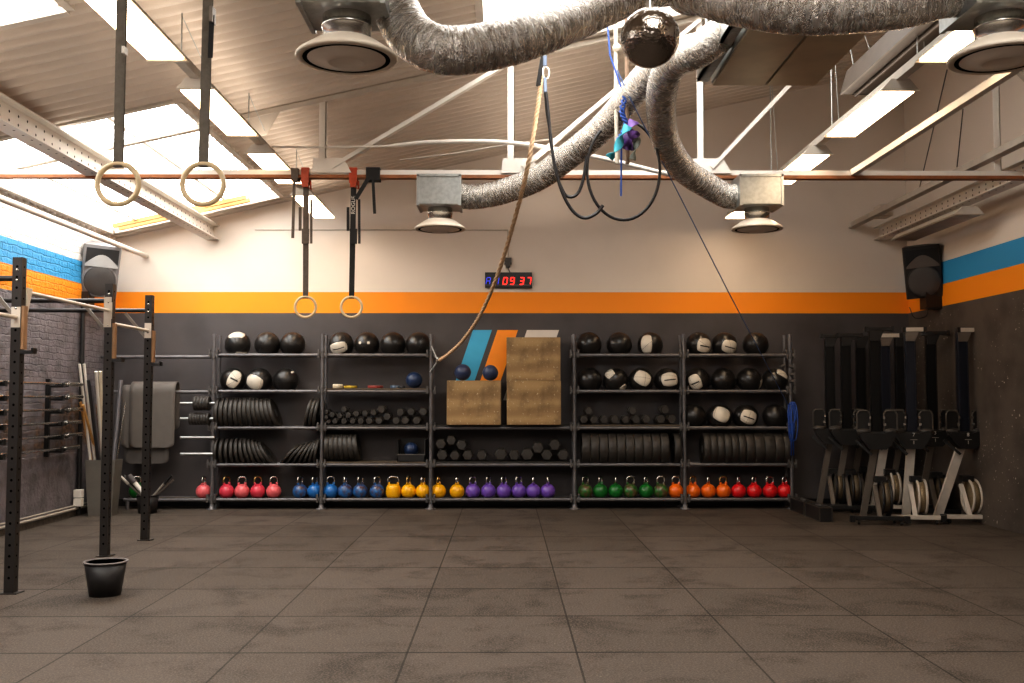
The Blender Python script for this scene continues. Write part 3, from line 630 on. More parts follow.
# ------------------------------------------------------------------ speakers
def speaker(px, Y, py, yaw, label, ms, ml, br, tilt=R(14), roll=0):
    c = at(px, py, Y); o = thing('wall_speaker', label, 'speaker', c, 'wall speakers', True)
    o.rotation_euler = (tilt, roll, yaw); w, h, d = .235, .34, .2
    b = MB(); b.prism([(-w, -d), (-w*.92, -d-.02), (w*.92, -d-.02), (w, -d), (w*.62, d), (-w*.62, d)], 2*h, (0, 0, -h), (1, 0, 0), (0, 1, 0)); sub(b.obj('cabinet', ms, None, .02), o)
    fy = -d-.022
    sub(MB().prism([(-.2, .30), (-.2, .10), (-.07, .20), (.07, .20), (.2, .10), (.2, .30)], .006, (0, fy, 0), (1, 0, 0), (0, 0, 1)).obj('horn_recess_shade', mat('horn shadow', (44, 42, 42) if ms is M_spkg else (14, 13, 13), .6), o), o)  # flat panel; shade of the horn recess is put into its dark colour
    n = 10; pl = [(-.20+.4*i/n, .06+.0*i) for i in range(n+1)]+[(.2-.4*i/n, .08+.14*sin(pi*i/n)**1.0) for i in range(n+1)]
    sub(MB().prism(pl, .022, (0, fy, 0), (1, 0, 0), (0, 0, 1)).obj('horn_lip', ml, o), o)
    rt = M.Rotation(pi/2, 3, 'X')
    sub(MB().lathe([(.195, 0), (.2, .012), (.185, .02), (.1, .028), (1e-6, .03)], (0, fy, -.125), 32, 0, rt).obj('grille', M_grille, o), o)
    sub(MB().lathe([(.205, 0), (.215, .01), (.2, .018), (.195, 0)], (0, fy, -.125), 32, 0, rt).obj('grille_ring', ms, o), o)
    bx = MB(); bx.bb((-.03, d-.02, -.05), (.03, d+.12, .05)); bx.bb((-.08, d+.10, -.12), (.08, d+.125, .12)); sub(bx.obj('bracket', M_black, o), o)
    return o
speaker(98.5, 13.35, 269, R(30), 'grey loudspeaker with pale horn high in the left corner', M_spkg, M_spkl, -1, R(15), R(3))
speaker(921, 13.3, 271, R(-16), 'black loudspeaker high in the right corner beside the blue stripe', M_spkb, M_spkb2, 1, R(10), R(-5))
b = MB(); q = at(80, 296, 13.2); b.bb((XL, 13.1, q.z-.12), (XL+.09, 13.3, q.z+.05))
tag(b.obj('speaker_mount', M_black2, org=(XL, 13.2, q.z)), 'dark steel mount on the brick wall below the grey loudspeaker', 'bracket')
q = at(936, 300, 13.2); b = MB(); b.bb((5.5, 13.1, q.z-.12), (XR, 13.3, q.z+.3)); b.tube(cr([(5.55, 13.15, q.z-.1), (5.5, 13.12, q.z-.22), (5.35, 13.12, q.z-.24), (5.3, 13.15, q.z-.1)], 6), .006, 6)
tag(b.obj('speaker_mount', M_black2, org=(XR, 13.2, q.z)), 'black steel mount with cable on the right wall behind the black loudspeaker', 'bracket')

# ------------------------------------------------------------------ clock
a, b2 = at(485, 272.3, YB-.05), at(532.2, 287.8, YB-.05); cc = (a+b2)/2
o = thing('led_clock', 'black wall clock showing red 09 37 above the orange stripe', 'clock', (cc.x, YB-.03, cc.z))
W_, H_ = (b2.x-a.x), (a.z-b2.z)
MB().bb((cc.x-W_/2, YB-.05, cc.z-H_/2), (cc.x+W_/2, YB-.002, cc.z+H_/2)).obj('case', M_black2, o, .004)
MB().bb((cc.x-W_/2+.01, YB-.054, cc.z-H_/2+.035), (cc.x+W_/2-.01, YB-.05, cc.z-H_/2+.042)).obj('case_trim', mat('grey trim', (110, 104, 104), .4), o)
SEG = {'0': 'abcdef', '9': 'abcdfg', '3': 'abcdg', '7': 'abc', '1': 'bc', 'A': 'abcefg'}
def digit(ch, x, z, w, h, m):
    b = MB(); t_ = w*.2; sl = .16; yy = YB-.053
    seg = {'a': ((-w/2, h/2), (w/2, h/2)), 'b': ((w/2, h/2), (w/2, 0)), 'c': ((w/2, 0), (w/2, -h/2)), 'd': ((-w/2, -h/2), (w/2, -h/2)), 'e': ((-w/2, -h/2), (-w/2, 0)), 'f': ((-w/2, 0), (-w/2, h/2)), 'g': ((-w/2, 0), (w/2, 0))}
    for s in SEG[ch]:
        (x0, z0), (x1, z1) = seg[s]; p0 = V((x+x0+z0*sl, yy, z+z0)); p1 = V((x+x1+z1*sl, yy, z+z1)); dd = (p1-p0)*.07
        b.bar(p0+dd, p1-dd, t_, .004, up=(0, 1, 0))
    b.obj('digit', m, o)
def cx(zx): return a.x+W_*(zx-62)/(925-62)
dz = a.z-H_*(235-88)/(350-88)
for ch, zx, m in (('A', 122, M_bled), ('1', 275, M_bled), ('0', 432, M_red), ('9', 560, M_red), ('3', 735, M_red), ('7', 865, M_red)):
    digit(ch, cx(zx), dz, W_*.078, H_*.44, m)
q = at(508, 262, YB-.02); sk = tag(MB().bb((q.x-.05, YB-.045, q.z-.035), (q.x+.05, YB, q.z+.06)).bb((q.x-.03, YB-.06, q.z-.075), (q.x+.03, YB, q.z-.02)).obj('wall_socket', mat('grey socket', (72, 68, 66), .5), org=q), 'grey wall socket with plug just above the clock', 'socket')
q2 = at(213, 229.6, YB-.01); b = MB(); b.tube([(q.x, YB-.012, q.z+.05), (q.x, YB-.012, q2.z)], .010, 6).tube([(q.x, YB-.012, q2.z), (at(255, 229, YB).x, YB-.012, q2.z)], .008, 6)
tag(b.obj('wall_cable', M_offw, org=(q.x, YB, q2.z)), 'thin cable run along the upper back wall, dropping to the socket', 'cable')
tag(MB().tube(cr([(q.x, YB-.05, q.z-.07), (q.x+.01, YB-.02, q.z-.11), (q.x+.03, YB-.03, cc.z+H_/2)], 5), .006, 6).obj('clock_cord', M_black, org=q), 'short black cord from socket to the clock', 'cord')

# ------------------------------------------------------------------ storage rack
SF, SR = 13.79, 14.055; RT = .024
UX = [at(p, 420, SF).x for p in (213, 322, 431, 574.5, 684.3, 791)]
RZ = [at(505, y, SF).z for y in (355.2, 391.4, 428, 464.8, 499.6)]
rk = thing('storage_rack', 'long grey tube-and-clamp storage rack against the back wall', 'rack', (0, SF, 0)); 
ztop = at(505, 334, SF).z
for i, x in enumerate(UX):
    zt = ztop
    for Y in (SF, SR):
        MB().cyl((x, Y, .01), (x, Y, zt if Y == SF else zt+.0), RT, None, 14).obj('upright', M_pipe, rk)
        MB().lathe([(.07, 0), (.07, .012), (.035, .016), (.032, .06), (.03, .065)], (x, Y, 0), 16).obj('base_flange', M_pipe, rk)
    for z in RZ: MB().cyl((x, SF, z+.045), (x, SR, z+.045), RT*.9, None, 10).obj('cross_tube', M_pipe, rk)
for j, z in enumerate(RZ):
    for i in range(5):
        if i == 2 and j < 2: continue
        for Y in (SF, SR):
            MB().cyl((UX[i]+.01, Y-(.03 if Y == SF else -.03)*0, z), (UX[i+1]-.01, Y, z), RT, None, 12).obj('rail', M_pipe, rk)
    for i, x in enumerate(UX):
        if j < 2 and i in (): continue
        b = MB(); b.cyl((x-.05, SF, z), (x-.028, SF, z), .036, None, 12).cyl((x+.028, SF, z), (x+.05, SF, z), .036, None, 12); b.cyl((x, SF, z-.045), (x, SF, z+.055), .034, None, 12)
        for q in (-.052, .052): b.bb((x+q-.011, SF-.045, z-.035), (x+q+.011, SF+.01, z+.075)).cyl((x+q, SF-.06, z+.02), (x+q, SF-.03, z+.02), .014, None, 6)
        b.obj('clamp', M_clampg, rk)
def board(i, j, m=M_board, y0=SF+.026, y1=SR+.05, th=.018):
    zt = RZ[j]+RT+.001
    MB().bb((UX[i]+.03, SF-.02, zt), (UX[i+1]-.03, y1, zt+th)).obj('shelf_board', m, rk); return zt+th
BT = {}
for i in range(5):
    zt = RZ[4]+.016; MB().bb((UX[i]+.03, SF+RT+.001, zt-.018), (UX[i+1]-.03, SR+.05, zt)).obj('shelf_board', M_board, rk); BT[(i, 4)] = zt
for k, m in (((1, 1), M_boardl), ((1, 2), M_board), ((1, 3), M_boardl), ((2, 2), M_board), ((2, 3), M_board), ((3, 2), M_boardl)): BT[k] = board(k[0], k[1], m)
# rails running left to the corner, storage pegs
for y in (357, 392): z = at(505, y, SF).z; MB().cyl((XL+.0, SF, z), (UX[0], SF, z), RT, None, 12).obj('rail', M_pipe, rk)
z4 = RZ[4]; MB().cyl((XL+.35, SF, z4), (UX[0], SF, z4), RT, None, 12).obj('rail', M_pipe, rk); MB().cyl((XL+.35, SR, z4), (UX[0], SR, z4), RT, None, 12).obj('rail', M_pipe, rk)
MB().bb((XL+.35, SF+RT+.001, z4-.002), (UX[0]-.03, SR+.05, z4+.016)).obj('shelf_board', M_boardl, rk)
MB().cyl((XL+.4, SF, .0), (XL+.4, SF, z4), RT, None, 12).obj('upright', M_pipe, rk)
PEG = []
for y in (403.3, 418.7, 437.5, 453.8):
    z = at(505, y, SF).z; x0 = at(181, y, SF).x; MB().cyl((x0, SF-.03, z), (UX[0]+.03, SF-.03, z), .021, None, 12).obj('storage_peg', M_galv, rk); PEG.append((z, x0))
    MB().cyl((UX[0], SF, z-.03), (UX[0], SF, z+.03), .033, None, 10).obj('clamp', M_clampg, rk)
b = MB()
for y in (366, 374, 381): z = at(505, y, SF).z; b.cyl((UX[5]-.03, SF-.03, z), (UX[5]+.05, SF-.03, z-.01), .02, None, 8).bb((UX[5]+.03, SF-.05, z-.05), (UX[5]+.06, SF-.01, z+.03)); b.cyl((UX[5]-.08, SR-.1, z), (UX[5]-.03, SR-.1, z+.02), .02, None, 8)
b.obj('spare_clamp', M_clampg, rk)

# small plates on the pegs
for (z, x0), r, n, xs0, lab in ((PEG[0], .098, 5, 195, 'upper'), (PEG[1], .082, 7, 190.5, 'second')):
    xa_ = at(xs0, 410, SF).x; xb_ = UX[0]-.04; w = (xb_-xa_)/n
    for k in range(n):
        x = xa_+w*(k+.5); b = MB(); rt = M.Rotation(pi/2, 3, 'Y')
        b.lathe([(.024, -w*.49), (r*.95, -w*.49), (r, -w*.4), (r, w*.4), (r*.95, w*.49), (.024, w*.49), (.024, -w*.49)], (0, 0, 0), 24, 0, rt)
        q = b.obj('weight_plate', M_rubber, org=None); q.location = (x, SF-.03, z)
        tag(q, 'small black plate on the %s storage peg left of the rack, %s from left' % (lab, ORD[k]), 'weight plate', 'small plates on the storage pegs')

# ---- wall balls
RB = .175; cyb = (SF+SR)/2
def patch(d, ha, hb, roll, rad):
    d = V(d).normalized(); u = V((0, 0, 1)) if abs(d.z) < .9 else V((0, 1, 0)); x = u.cross(d).normalized(); y = d.cross(x)
    ca, sa = cos(roll), sin(roll); x, y = x*ca+y*sa, y*ca-x*sa
    n = 12; vs = []; fs = []; mi = []
    for i in range(n+1):
        for j in range(n+1):
            s, t_ = 2*i/n-1, 2*j/n-1; rr = 1-.12*(s*t_)**2; aa, bb = ha*s*rr, hb*t_*rr
            p = (d+x*math.tan(aa)+y*math.tan(bb)).normalized()*rad; vs.append(p)
    for i in range(n):
        for j in range(n):
            fs.append((i*(n+1)+j, (i+1)*(n+1)+j, (i+1)*(n+1)+j+1, i*(n+1)+j+1)); mi.append(1 if (j == 5 and 2 <= i <= 9) else 0)
    return vs, fs, mi
seamless = MB().sphere((0, 0, 0), RB, 36, 22)
for ax in range(3):
    seamless.tube([V([(RB*1.001*cos(a), RB*1.001*sin(a), 0)[(k+ax) % 3] for k in range(3)]) for a in [2*pi*i/40 for i in range(40)]], .0022, 5, 0, True)
ball0 = None
def ball(px, j, label, patches=(), txt=(), dx=0):
    global ball0
    zc = RZ[j]+sqrt((RB+RT)**2-((SR-SF)/2)**2)+.001; x = at(px, 400, cyb).x+dx
    o = thing('wall_ball', label, 'medicine ball', (x, cyb, zc), 'wall balls on the rack', True)
    if ball0 is None: q = seamless.obj('ball', M_leather); ball0 = q
    else: q = ball0.copy(); COL.objects.link(q)
    q.parent = o; q.rotation_euler = (random.uniform(-.6, .6), random.uniform(-.6, .6), random.uniform(0, 3))
    for k, (dx_, dz_, ha, hb, roll) in enumerate(patches):
        s = 1-dx_*dx_-dz_*dz_; d = (dx_, -sqrt(max(s, .02)), dz_)
        b = MB(); vs, fs, mi = patch(d, ha*1.16, hb*1.16, R(roll), RB*1.008); b.v = vs; b.f = fs; b.sm = [True]*len(fs); b.mi = mi if k in txt else [0]*len(fs)
        q = b.obj('panel', [M_cream, M_black]); q.parent = o; sd = q.modifiers.new('Solid', 'SOLIDIFY'); sd.thickness = .002
FL = 'far left bay'; E2 = 'second bay from left'; RR_ = 'second bay from right'; FR = 'far right bay'
ball(237, 0, 'black wall ball with white cap on top, top shelf, far left bay', [(-.02, .9, .62, .5, 5), (.35, -.85, .45, .3, 0)])
ball(266.6, 0, 'plain black wall ball, middle of three on top shelf, far left bay')
ball(292, 0, 'plain black wall ball, rightmost of three on top shelf, far left bay')
ball(232.7, 1, 'black and white wall ball with lettered panel, leftmost on far left second shelf', [(.36, .12, .42, .72, -28)], (0,))
ball(258.8, 1, 'wall ball with big blank white panel, far left bay second shelf', [(-.22, -.18, .66, .52, -25)])
ball(285.5, 1, 'scuffed black wall ball, rightmost on far left bay second shelf', [(.62, .66, .18, .07, 20)])
ball(340.6, 0, 'wall ball with lettered white panel, leftmost on top shelf, second bay', [(-.1, -.34, .66, .42, 14)], (0,))
ball(366.5, 0, 'black wall ball with small white marks, top shelf, second bay', [(-.42, .1, .09, .09, 0), (.25, .1, .09, .09, 0)])
ball(392.6, 0, 'plain black wall ball, third from left on top shelf, second bay')
ball(418.2, 0, 'plain black wall ball, rightmost on top shelf, second bay')
ball(589.2, 0, 'plain black wall ball, leftmost on top shelf right of the wooden boxes')
ball(619.6, 0, 'plain black wall ball, middle of three on top shelf, second bay from right')
ball(650.6, 0, 'half white wall ball on top shelf, second bay from right', [(-.46, .02, .42, .72, 0)])
ball(589.6, 1, 'plain black wall ball, leftmost on second shelf right of wooden boxes')
ball(615.5, 1, 'black wall ball with two white corner panels, second bay from right', [(-.56, .58, .4, .34, -35), (.6, -.68, .42, .3, -35)])
ball(641.2, 1, 'wall ball with large tilted white panel, second shelf, second bay from right', [(.02, .22, .62, .52, -32)])
ball(667, 1, 'white panelled wall ball with black line beside the right upright, second shelf', [(.12, .1, .62, .5, 6)], (0,))
ball(699.2, 0, 'wall ball with lettered white panel, leftmost on top shelf, far right bay', [(.38, -.12, .60, .52, -8)], (0,))
ball(725, 0, 'wall ball with lettered white panel, middle of top shelf, far right bay', [(.3, -.22, .62, .48, -12)], (0,))
ball(756.4, 0, 'plain black wall ball, rightmost on top shelf, far right bay')
ball(697.5, 1, 'wall ball with lettered white panel, leftmost on second shelf, far right bay', [(-.36, -.16, .44, .58, 22)], (0,))
ball(723.4, 1, 'plain black wall ball, second from left on second shelf, far right bay')
ball(749.4, 1, 'black wall ball with sliver of white at right, far right second shelf', [(.86, -.42, .3, .5, 25)])
ball(775.4, 1, 'black wall ball with white panel at upper right, second shelf end', [(.5, .56, .5, .3, -35)])
ball(693.6, 2, 'dull black wall ball, leftmost on third shelf, far right bay')
ball(719.2, 2, 'wall ball with large blank white panel, third shelf, far right bay', [(.02, .24, .62, .55, -25)])
ball(745.3, 2, 'wall ball with white panel and black line, third shelf, far right bay', [(.08, -.02, .6, .5, -18)], (0,))
ball(775, 2, 'plain black wall ball beside the blue cord, third shelf')

# ---- bumper plates standing in rows
def plate_mesh(r, t_, name='bumper_plate'):
    h = t_/2; rt = M.Rotation(pi/2, 3, 'Y'); b = MB()
    b.lathe([(.026, -h*.8), (.09, -h*.8), (.1, -h*.55), (r*.8, -h*.55), (r*.85, -h), (r*.985, -h), (r, -h*.88), (r, h*.88), (r*.985, h), (r*.85, h), (r*.8, h*.55), (.1, h*.55), (.09, h*.8), (.026, h*.8), (.026, -h*.8)], (0, 0, 0), 40, 0, rt)
    for s in (-1, 1): b.lathe([(.027, s*h*.82), (.055, s*h*.82)], (0, 0, 0), 20, 1, rt)
    return b
PC = {}
def plate(xb, tilt, r, t_, j, label, group, onboard=None):
    key = (round(r, 3), round(t_, 3))
    if key not in PC: PC[key] = plate_mesh(r, t_).obj('bumper_plate', [M_rubber2, M_galv]); q = PC[key]
    else: q = PC[key].copy(); COL.objects.link(q)
    zc0 = (sqrt((r+RT)**2-((SR-SF)/2)**2) if onboard is None else r)
    zb = (RZ[j]) if onboard is None else onboard
    lift = abs(sin(tilt))*t_/2
    q.location = (xb-sin(tilt)*zc0, cyb, zb+zc0*cos(tilt)+lift); q.rotation_euler = (0, -tilt, 0)
    tag(q, label, 'weight plate', group); return q
def pxx(p): return at(p, 420, cyb).x
n = 13
for k in range(n):
    u = k/(n-1); plate(pxx(219.2+u*(279.5-219.2)), R(20*u**1.6), .215, .053, 2, 'leaning black bumper plate, %s from left, third shelf of far left bay' % ORD[k], 'plates on the far left third shelf')
for k, (p, a) in enumerate(((306.5, -13), (310.8, -12), (315.2, -10))): plate(pxx(p), R(a), .215, .042, 2, 'bumper plate leaning right, %s of three, third shelf of far left bay' % ORD[k], 'plates leaning right on the far left third shelf')
n = 11
for k in range(n):
    u = k/(n-1); plate(pxx(218.6+u*(275-218.6)), R(36*u**1.7), .19, .043, 3, 'thin bumper plate leaning left, %s from left, fourth shelf, far left bay' % ORD[k], 'plates leaning left on the fourth shelf')
for k, (p, a) in enumerate(((282.5, -43), (288.5, -40), (294.3, -36), (300, -31), (305.5, -25), (310.8, -18), (315.8, -10))): plate(pxx(p), R(a), .19, .034, 3, 'thin bumper plate leaning right, %s from left, fourth shelf, far left bay' % ORD[k], 'plates leaning right on the fourth shelf')
for k in range(7):
    u = k/6; plate(pxx(328.6+u*31), R(10*u), .186, .062, 3, 'black bumper plate, %s of seven beside the crate, second bay' % ORD[k], 'plates beside the crate', BT[(1, 3)])
for k in range(10): plate(pxx(585.2+k*8.62), 0, .222, .111, 3, 'thick bumper plate, %s from left, fourth shelf, second bay from right' % ORD[k], 'thick plates right of the middle bay')
plate(pxx(675.5), 0, .222, .085, 3, 'bumper plate standing apart at right end, second bay from right', 'thick plates right of the middle bay')
ed = [701.4, 707.9, 714.9, 721.6, 728.6, 735.6, 742.7, 751.4, 761.1, 771.6, 780.4, 787.4]
for k in range(11):
    a_, b_ = pxx(ed[k]), pxx(ed[k+1]); plate((a_+b_)/2, 0, .222, round((b_-a_)*.95, 2), 3, 'thick bumper plate, %s from left, fourth shelf of far right bay' % ORD[k], 'thick plates in the far right bay')

# ---- change plates lying flat
for a_, b_, h, m, lab in ((333, 343.2, .056, (222, 210, 184), 'cream'), (344.2, 357.6, .034, (196, 164, 48), 'yellow'), (368, 383.6, .036, (150, 62, 54), 'red'), (390.5, 399.6, .036, (92, 112, 134), 'grey blue'), (400.3, 405.8, .03, (34, 34, 40), 'black')):
    x0, x1 = pxx(a_), pxx(b_); r = (x1-x0)/2; zb = BT[(1, 1)]; b = MB()
    b.lathe([(.02, 0), (r*.94, 0), (r, h*.2), (r, h*.8), (r*.94, h), (r*.6, h), (r*.55, h*.8), (.02, h*.8), (.02, 0)], ((x0+x1)/2, 13.87, zb), 28)
    tag(b.obj('change_plate', mat(lab+' change plate', m, .5, 0, .12), org=((x0+x1)/2, 13.87, zb)), 'small %s plate lying flat on the second shelf near the blue ball' % lab, 'weight plate', 'flat change plates')
def rball(px, r, z, Y, m, lab):
    x = at(px, 400, Y).x; b = MB().sphere((x, Y, z+r), r, 32, 20)
    b.tube([(x+r*1.001*cos(a), Y+r*1.001*sin(a)*.8, z+r+r*1.001*sin(a)*.6) for a in [2*pi*i/40 for i in range(40)]], .002, 5, 0, True)
    tag(b.obj('slam_ball', m, org=(x, Y, z)), lab, 'medicine ball', 'smooth rubber balls')
rball(414, .113, BT[(1, 1)], 13.92, M_bluer, 'smooth blue ball on second shelf at the right of flat plates')
# crate
x0, x1 = pxx(398.6), pxx(426.2); zb = BT[(1, 3)]; y0, y1 = 13.77, 14.08; hz_ = at(411, 438.5, 13.92).z-zb
o = thing('plastic_crate', 'black open-front crate holding a blue ball, second bay', 'crate', ((x0+x1)/2, y0, zb))
zb += .001; MB().bb((x0, y0, zb), (x1, y1, zb+.012)).obj('base', M_black, o); MB().bb((x0, y1-.012, zb), (x1, y1, zb+hz_)).obj('back_panel', M_black, o)
for x in (x0, x1-.012): MB().bb((x, y0, zb), (x+.012, y1, zb+hz_*.95)).obj('side_panel', M_black, o)
b = MB(); b.bb((x0, y0, zb), (x1, y0+.012, zb+.09)); b.obj('front_panel', M_black, o); MB().bb((x0-.004, y0-.006, zb+.09), (x1+.004, y0+.014, zb+.102)).obj('front_rail', mat('grey crate rail', (96, 92, 88), .5), o)
rball(411.2, .098, zb+.06, 13.93, M_bluer, 'blue ball resting inside the black crate')

# ---- hex dumbbells
HD = {}
def dumbbell(px, py, rpx, Y0, zb, label, group):
    r = max(.03, round(rpx*.0136*1.07, 3)); x = at(px, py, Y0).x
    z = zb+r*.866+.001 if py is None else at(px, py, Y0).z
    if r not in HD:
        root = thing('hex_dumbbell', label, 'dumbbell', (0, 0, 0), group, True)
        hl = .06+r*.7
        for k, (ya, yb) in enumerate(((0, hl), (hl+.12, 2*hl+.12))):
            b = MB()
            for (p, q, ra, rb_) in ((ya, ya+.012, r*.86, r), (ya+.012, yb-.012, r, r), (yb-.012, yb, r, r*.86)):
                vs = [V((ra*cos(pi/3*i), p, ra*sin(pi/3*i))) for i in range(6)]+[V((rb_*cos(pi/3*i), q, rb_*sin(pi/3*i))) for i in range(6)]
                b.add(vs, [(i, (i+1) % 6, 6+(i+1) % 6, 6+i) for i in range(6)])
            b.add([V((r*.86*cos(pi/3*i), ya, r*.86*sin(pi/3*i))) for i in range(6)], [(0, 1, 2, 3, 4, 5)]); b.add([V((r*.86*cos(pi/3*i), yb, r*.86*sin(pi/3*i))) for i in range(6)], [(5, 4, 3, 2, 1, 0)])
            sub(b.obj('head', M_hexr), root)
        sub(MB().cyl((0, hl-.005, 0), (0, hl+.125, 0), .016, None, 12).obj('handle', M_steel), root); HD[r] = root; o = root
    else: o = copy_tree(HD[r])
    o.location = (x, Y0, z); o.rotation_euler = (0, R(random.uniform(-6, 6)) if py else 0, 0); tag(o, label, 'dumbbell', group)
def z315(zx): return 315+zx/6.208
def y400(zy): return 400+zy/6.208
Yd = 13.775; zb = BT[(1, 2)]
B1 = [(85, 14), (123, 19), (180, 20), (233, 20), (284, 22), (337, 23), (397, 24), (503, 25), (560, 26), (632, 27)]
B2 = [(68, 108, 14), (105, 91, 19), (153, 97, 19), (207, 93, 19), (256, 84, 22), (311, 83, 21), (362, 78, 22), (447, 103, 25), (529, 75, 26), (596, 73, 26), (671, 73, 27)]
B3 = [(70, 73, 13), (180, 57, 20), (412, 58, 26)]
G = 'hex dumbbells in the second bay'
for k, (a_, r) in enumerate(B1): dumbbell(z315(a_), None, r/6.208*.94, Yd, zb, 'black hex dumbbell, %s from left in bottom layer, second bay from left' % ORD[k], G) if False else dumbbell(z315(a_), y400(130-(r-20)*.6+1), r/6.208*.94, Yd, zb, 'black hex dumbbell, %s from left in bottom layer, second bay from left' % ORD[k], G)
for k, (a_, b_, r) in enumerate(B2): dumbbell(z315(a_), y400(b_), r/6.208*.94, Yd, zb, 'black hex dumbbell, %s from left in second layer, second bay from left' % ORD[k], G)
for k, (a_, b_, r) in enumerate(B3): dumbbell(z315(a_), y400(b_), r/6.208*.94, Yd, zb, ('tiny', 'middle-sized', 'largest')[k]+' black hex dumbbell on top of the pile, second bay from left', G)
G = 'hex dumbbells under the wooden boxes'
C1 = [(133, 33), (210, 30), (288, 32), (372, 32), (487, 38), (568, 32), (647, 38), (765, 34), (862, 34)]
C2 = [(125, 205, 32), (188, 183, 30), (250, 211, 32), (710, 228, 36), (812, 210, 35)]
zb = BT[(2, 3)]; zbp = 302
for k, (a_, r) in enumerate(C1): dumbbell(420+a_/6.02, 410+(zbp-r*.90)/6.02, r/6.02*.96, Yd, zb, 'black hex dumbbell under the wooden boxes, bottom layer, %s from left' % ORD[k], G)
for k, (a_, b_, r) in enumerate(C2): dumbbell(420+a_/6.02, 410+b_/6.02, r/6.02*.96, Yd, zb, 'black hex dumbbell under the wooden boxes, upper layer, %s from left' % ORD[k], G)
G = 'hex dumbbells right of the wooden boxes'
D1 = [(118, 27), (180, 26), (243, 26), (310, 28), (378, 26), (443, 27), (507, 29), (595, 29), (665, 29)]; D2 = [(148, 68, 27), (421, 66, 27), (622, 61, 28)]
for k, (a_, r) in enumerate(D1): dumbbell(565+a_/6.208, 400+(145-r*.88)/6.208, r/6.208*.96, Yd, 0, 'black hex dumbbell, bottom layer right of the wooden boxes, %s from left' % ORD[k], G)
for k, (a_, b_, r) in enumerate(D2): dumbbell(565+a_/6.208, 400+b_/6.208, r/6.208*.96, Yd, 0, 'black hex dumbbell lying on top of others right of boxes, %s of three' % ORD[k], G)

# ---- plyometric boxes and navy balls
def pbox(pa, pb, za, h, lab):
    y0, y1 = 13.68, 14.18; x0, x1 = at(pa, 400, y0).x, at(pb, 400, y0).x
    b = MB().bb((x0, y0, za), (x1, y1, za+h)); o = b.obj('plyo_box', M_plyo, None, .006, ((x0+x1)/2, y0, za)); tag(o, lab, 'wooden box', 'wooden jump boxes'); return za+h
zb = BT[(2, 2)]+.001; H1 = at(470, 380.5, 13.68).z-zb
zt = pbox(446.8, 501, zb, H1, 'wooden jump box carrying two dark balls, left of the tall stack')
z2 = pbox(506.8, 561, zb, H1, 'lower wooden jump box of the two-box stack')+.001
pbox(506.6, 560.6, z2, at(530, 337.3, 13.68).z-z2, 'upper wooden jump box of the stack, top in front of wall stripes')
rball(462.6, .113, zt, 13.80, M_bluer2, 'navy ball on the single wooden box, left of the two')
rball(490.3, .107, zt, 13.80, M_bluer2, 'navy ball on the single wooden box, right of the two')

# ---- kettlebells
def kb_body(sq=False):
    b = MB(); r = .102; prof = []
    for i in range(15):
        a = -pi/2+pi*i/14
        c_, s_ = cos(a), sin(a)
        if sq: c_ = abs(c_)**.6; s_ = math.copysign(abs(s_)**.6, s_)
        z = max(-.088, r*s_); prof.append((max(1e-6, r*c_ if r*s_ > -.088 else min(.06, r*c_)), z+.088))
    b.lathe(prof, (0, 0, 0), 28)
    w = .044 if not sq else .062
    for s in (-1, 1): b.tube([(s*w*.7, 0, .155), (s*w*.95, 0, .185), (s*w*1.06, 0, .212)], lambda u: .023-.008*u, 10)
    return b
def kb_handle(sq=False):
    w = .046 if not sq else .064; pts = [(w*1.02, 0, .202), (w*1.12, 0, .228), (w*1.08, 0, .255), (w*.78, 0, .278), (0, 0, .287), (-w*.78, 0, .278), (-w*1.08, 0, .255), (-w*1.12, 0, .228), (-w*1.02, 0, .202)]
    return MB().tube(cr(pts, 4), .0135, 10)
kbm, khm = kb_body(), kb_handle()
KC = {}
def kbmat(n, c, worn=None): return mat(n, c, .32, 0, .3 if worn else .12, 13 if worn else 5, 0, spec=.6, alt=worn)
KM = {'pale pink': kbmat('pale pink paint', (230, 108, 114)), 'pink': kbmat('pink paint', (214, 66, 86)), 'blue': kbmat('blue paint', (40, 112, 184)), 'worn blue': kbmat('worn blue paint', (40, 108, 172), (84, 56, 50)), 'yellow': kbmat('yellow paint', (246, 180, 14)), 'purple': kbmat('purple paint', (112, 78, 172)), 'green': kbmat('green paint', (22, 108, 40)), 'worn green': kbmat('worn green paint', (26, 106, 40), (104, 76, 56)), 'orange': kbmat('orange paint', (240, 112, 22)), 'red': kbmat('red paint', (222, 30, 36))}
kb0 = None; khgold = mat('brassy worn steel', (196, 164, 110), .25, .9, .2, 12)
def kettlebell(px, cname, ang, label, Y=13.885, zb=None, gold=False, sq=False):
    global kb0
    zb = BT[(1, 4)] if zb is None else zb; x = at(px, 490, Y).x
    o = thing('kettlebell', label, 'kettlebell', (x, Y, zb), 'kettlebells on the bottom shelf', True, R(ang))
    q = (kb_body(True) if sq else kbm).obj('body', KM[cname]); q.parent = o
    h = (kb_handle(True) if sq else khm).obj('handle', khgold if gold else M_steel); h.parent = o
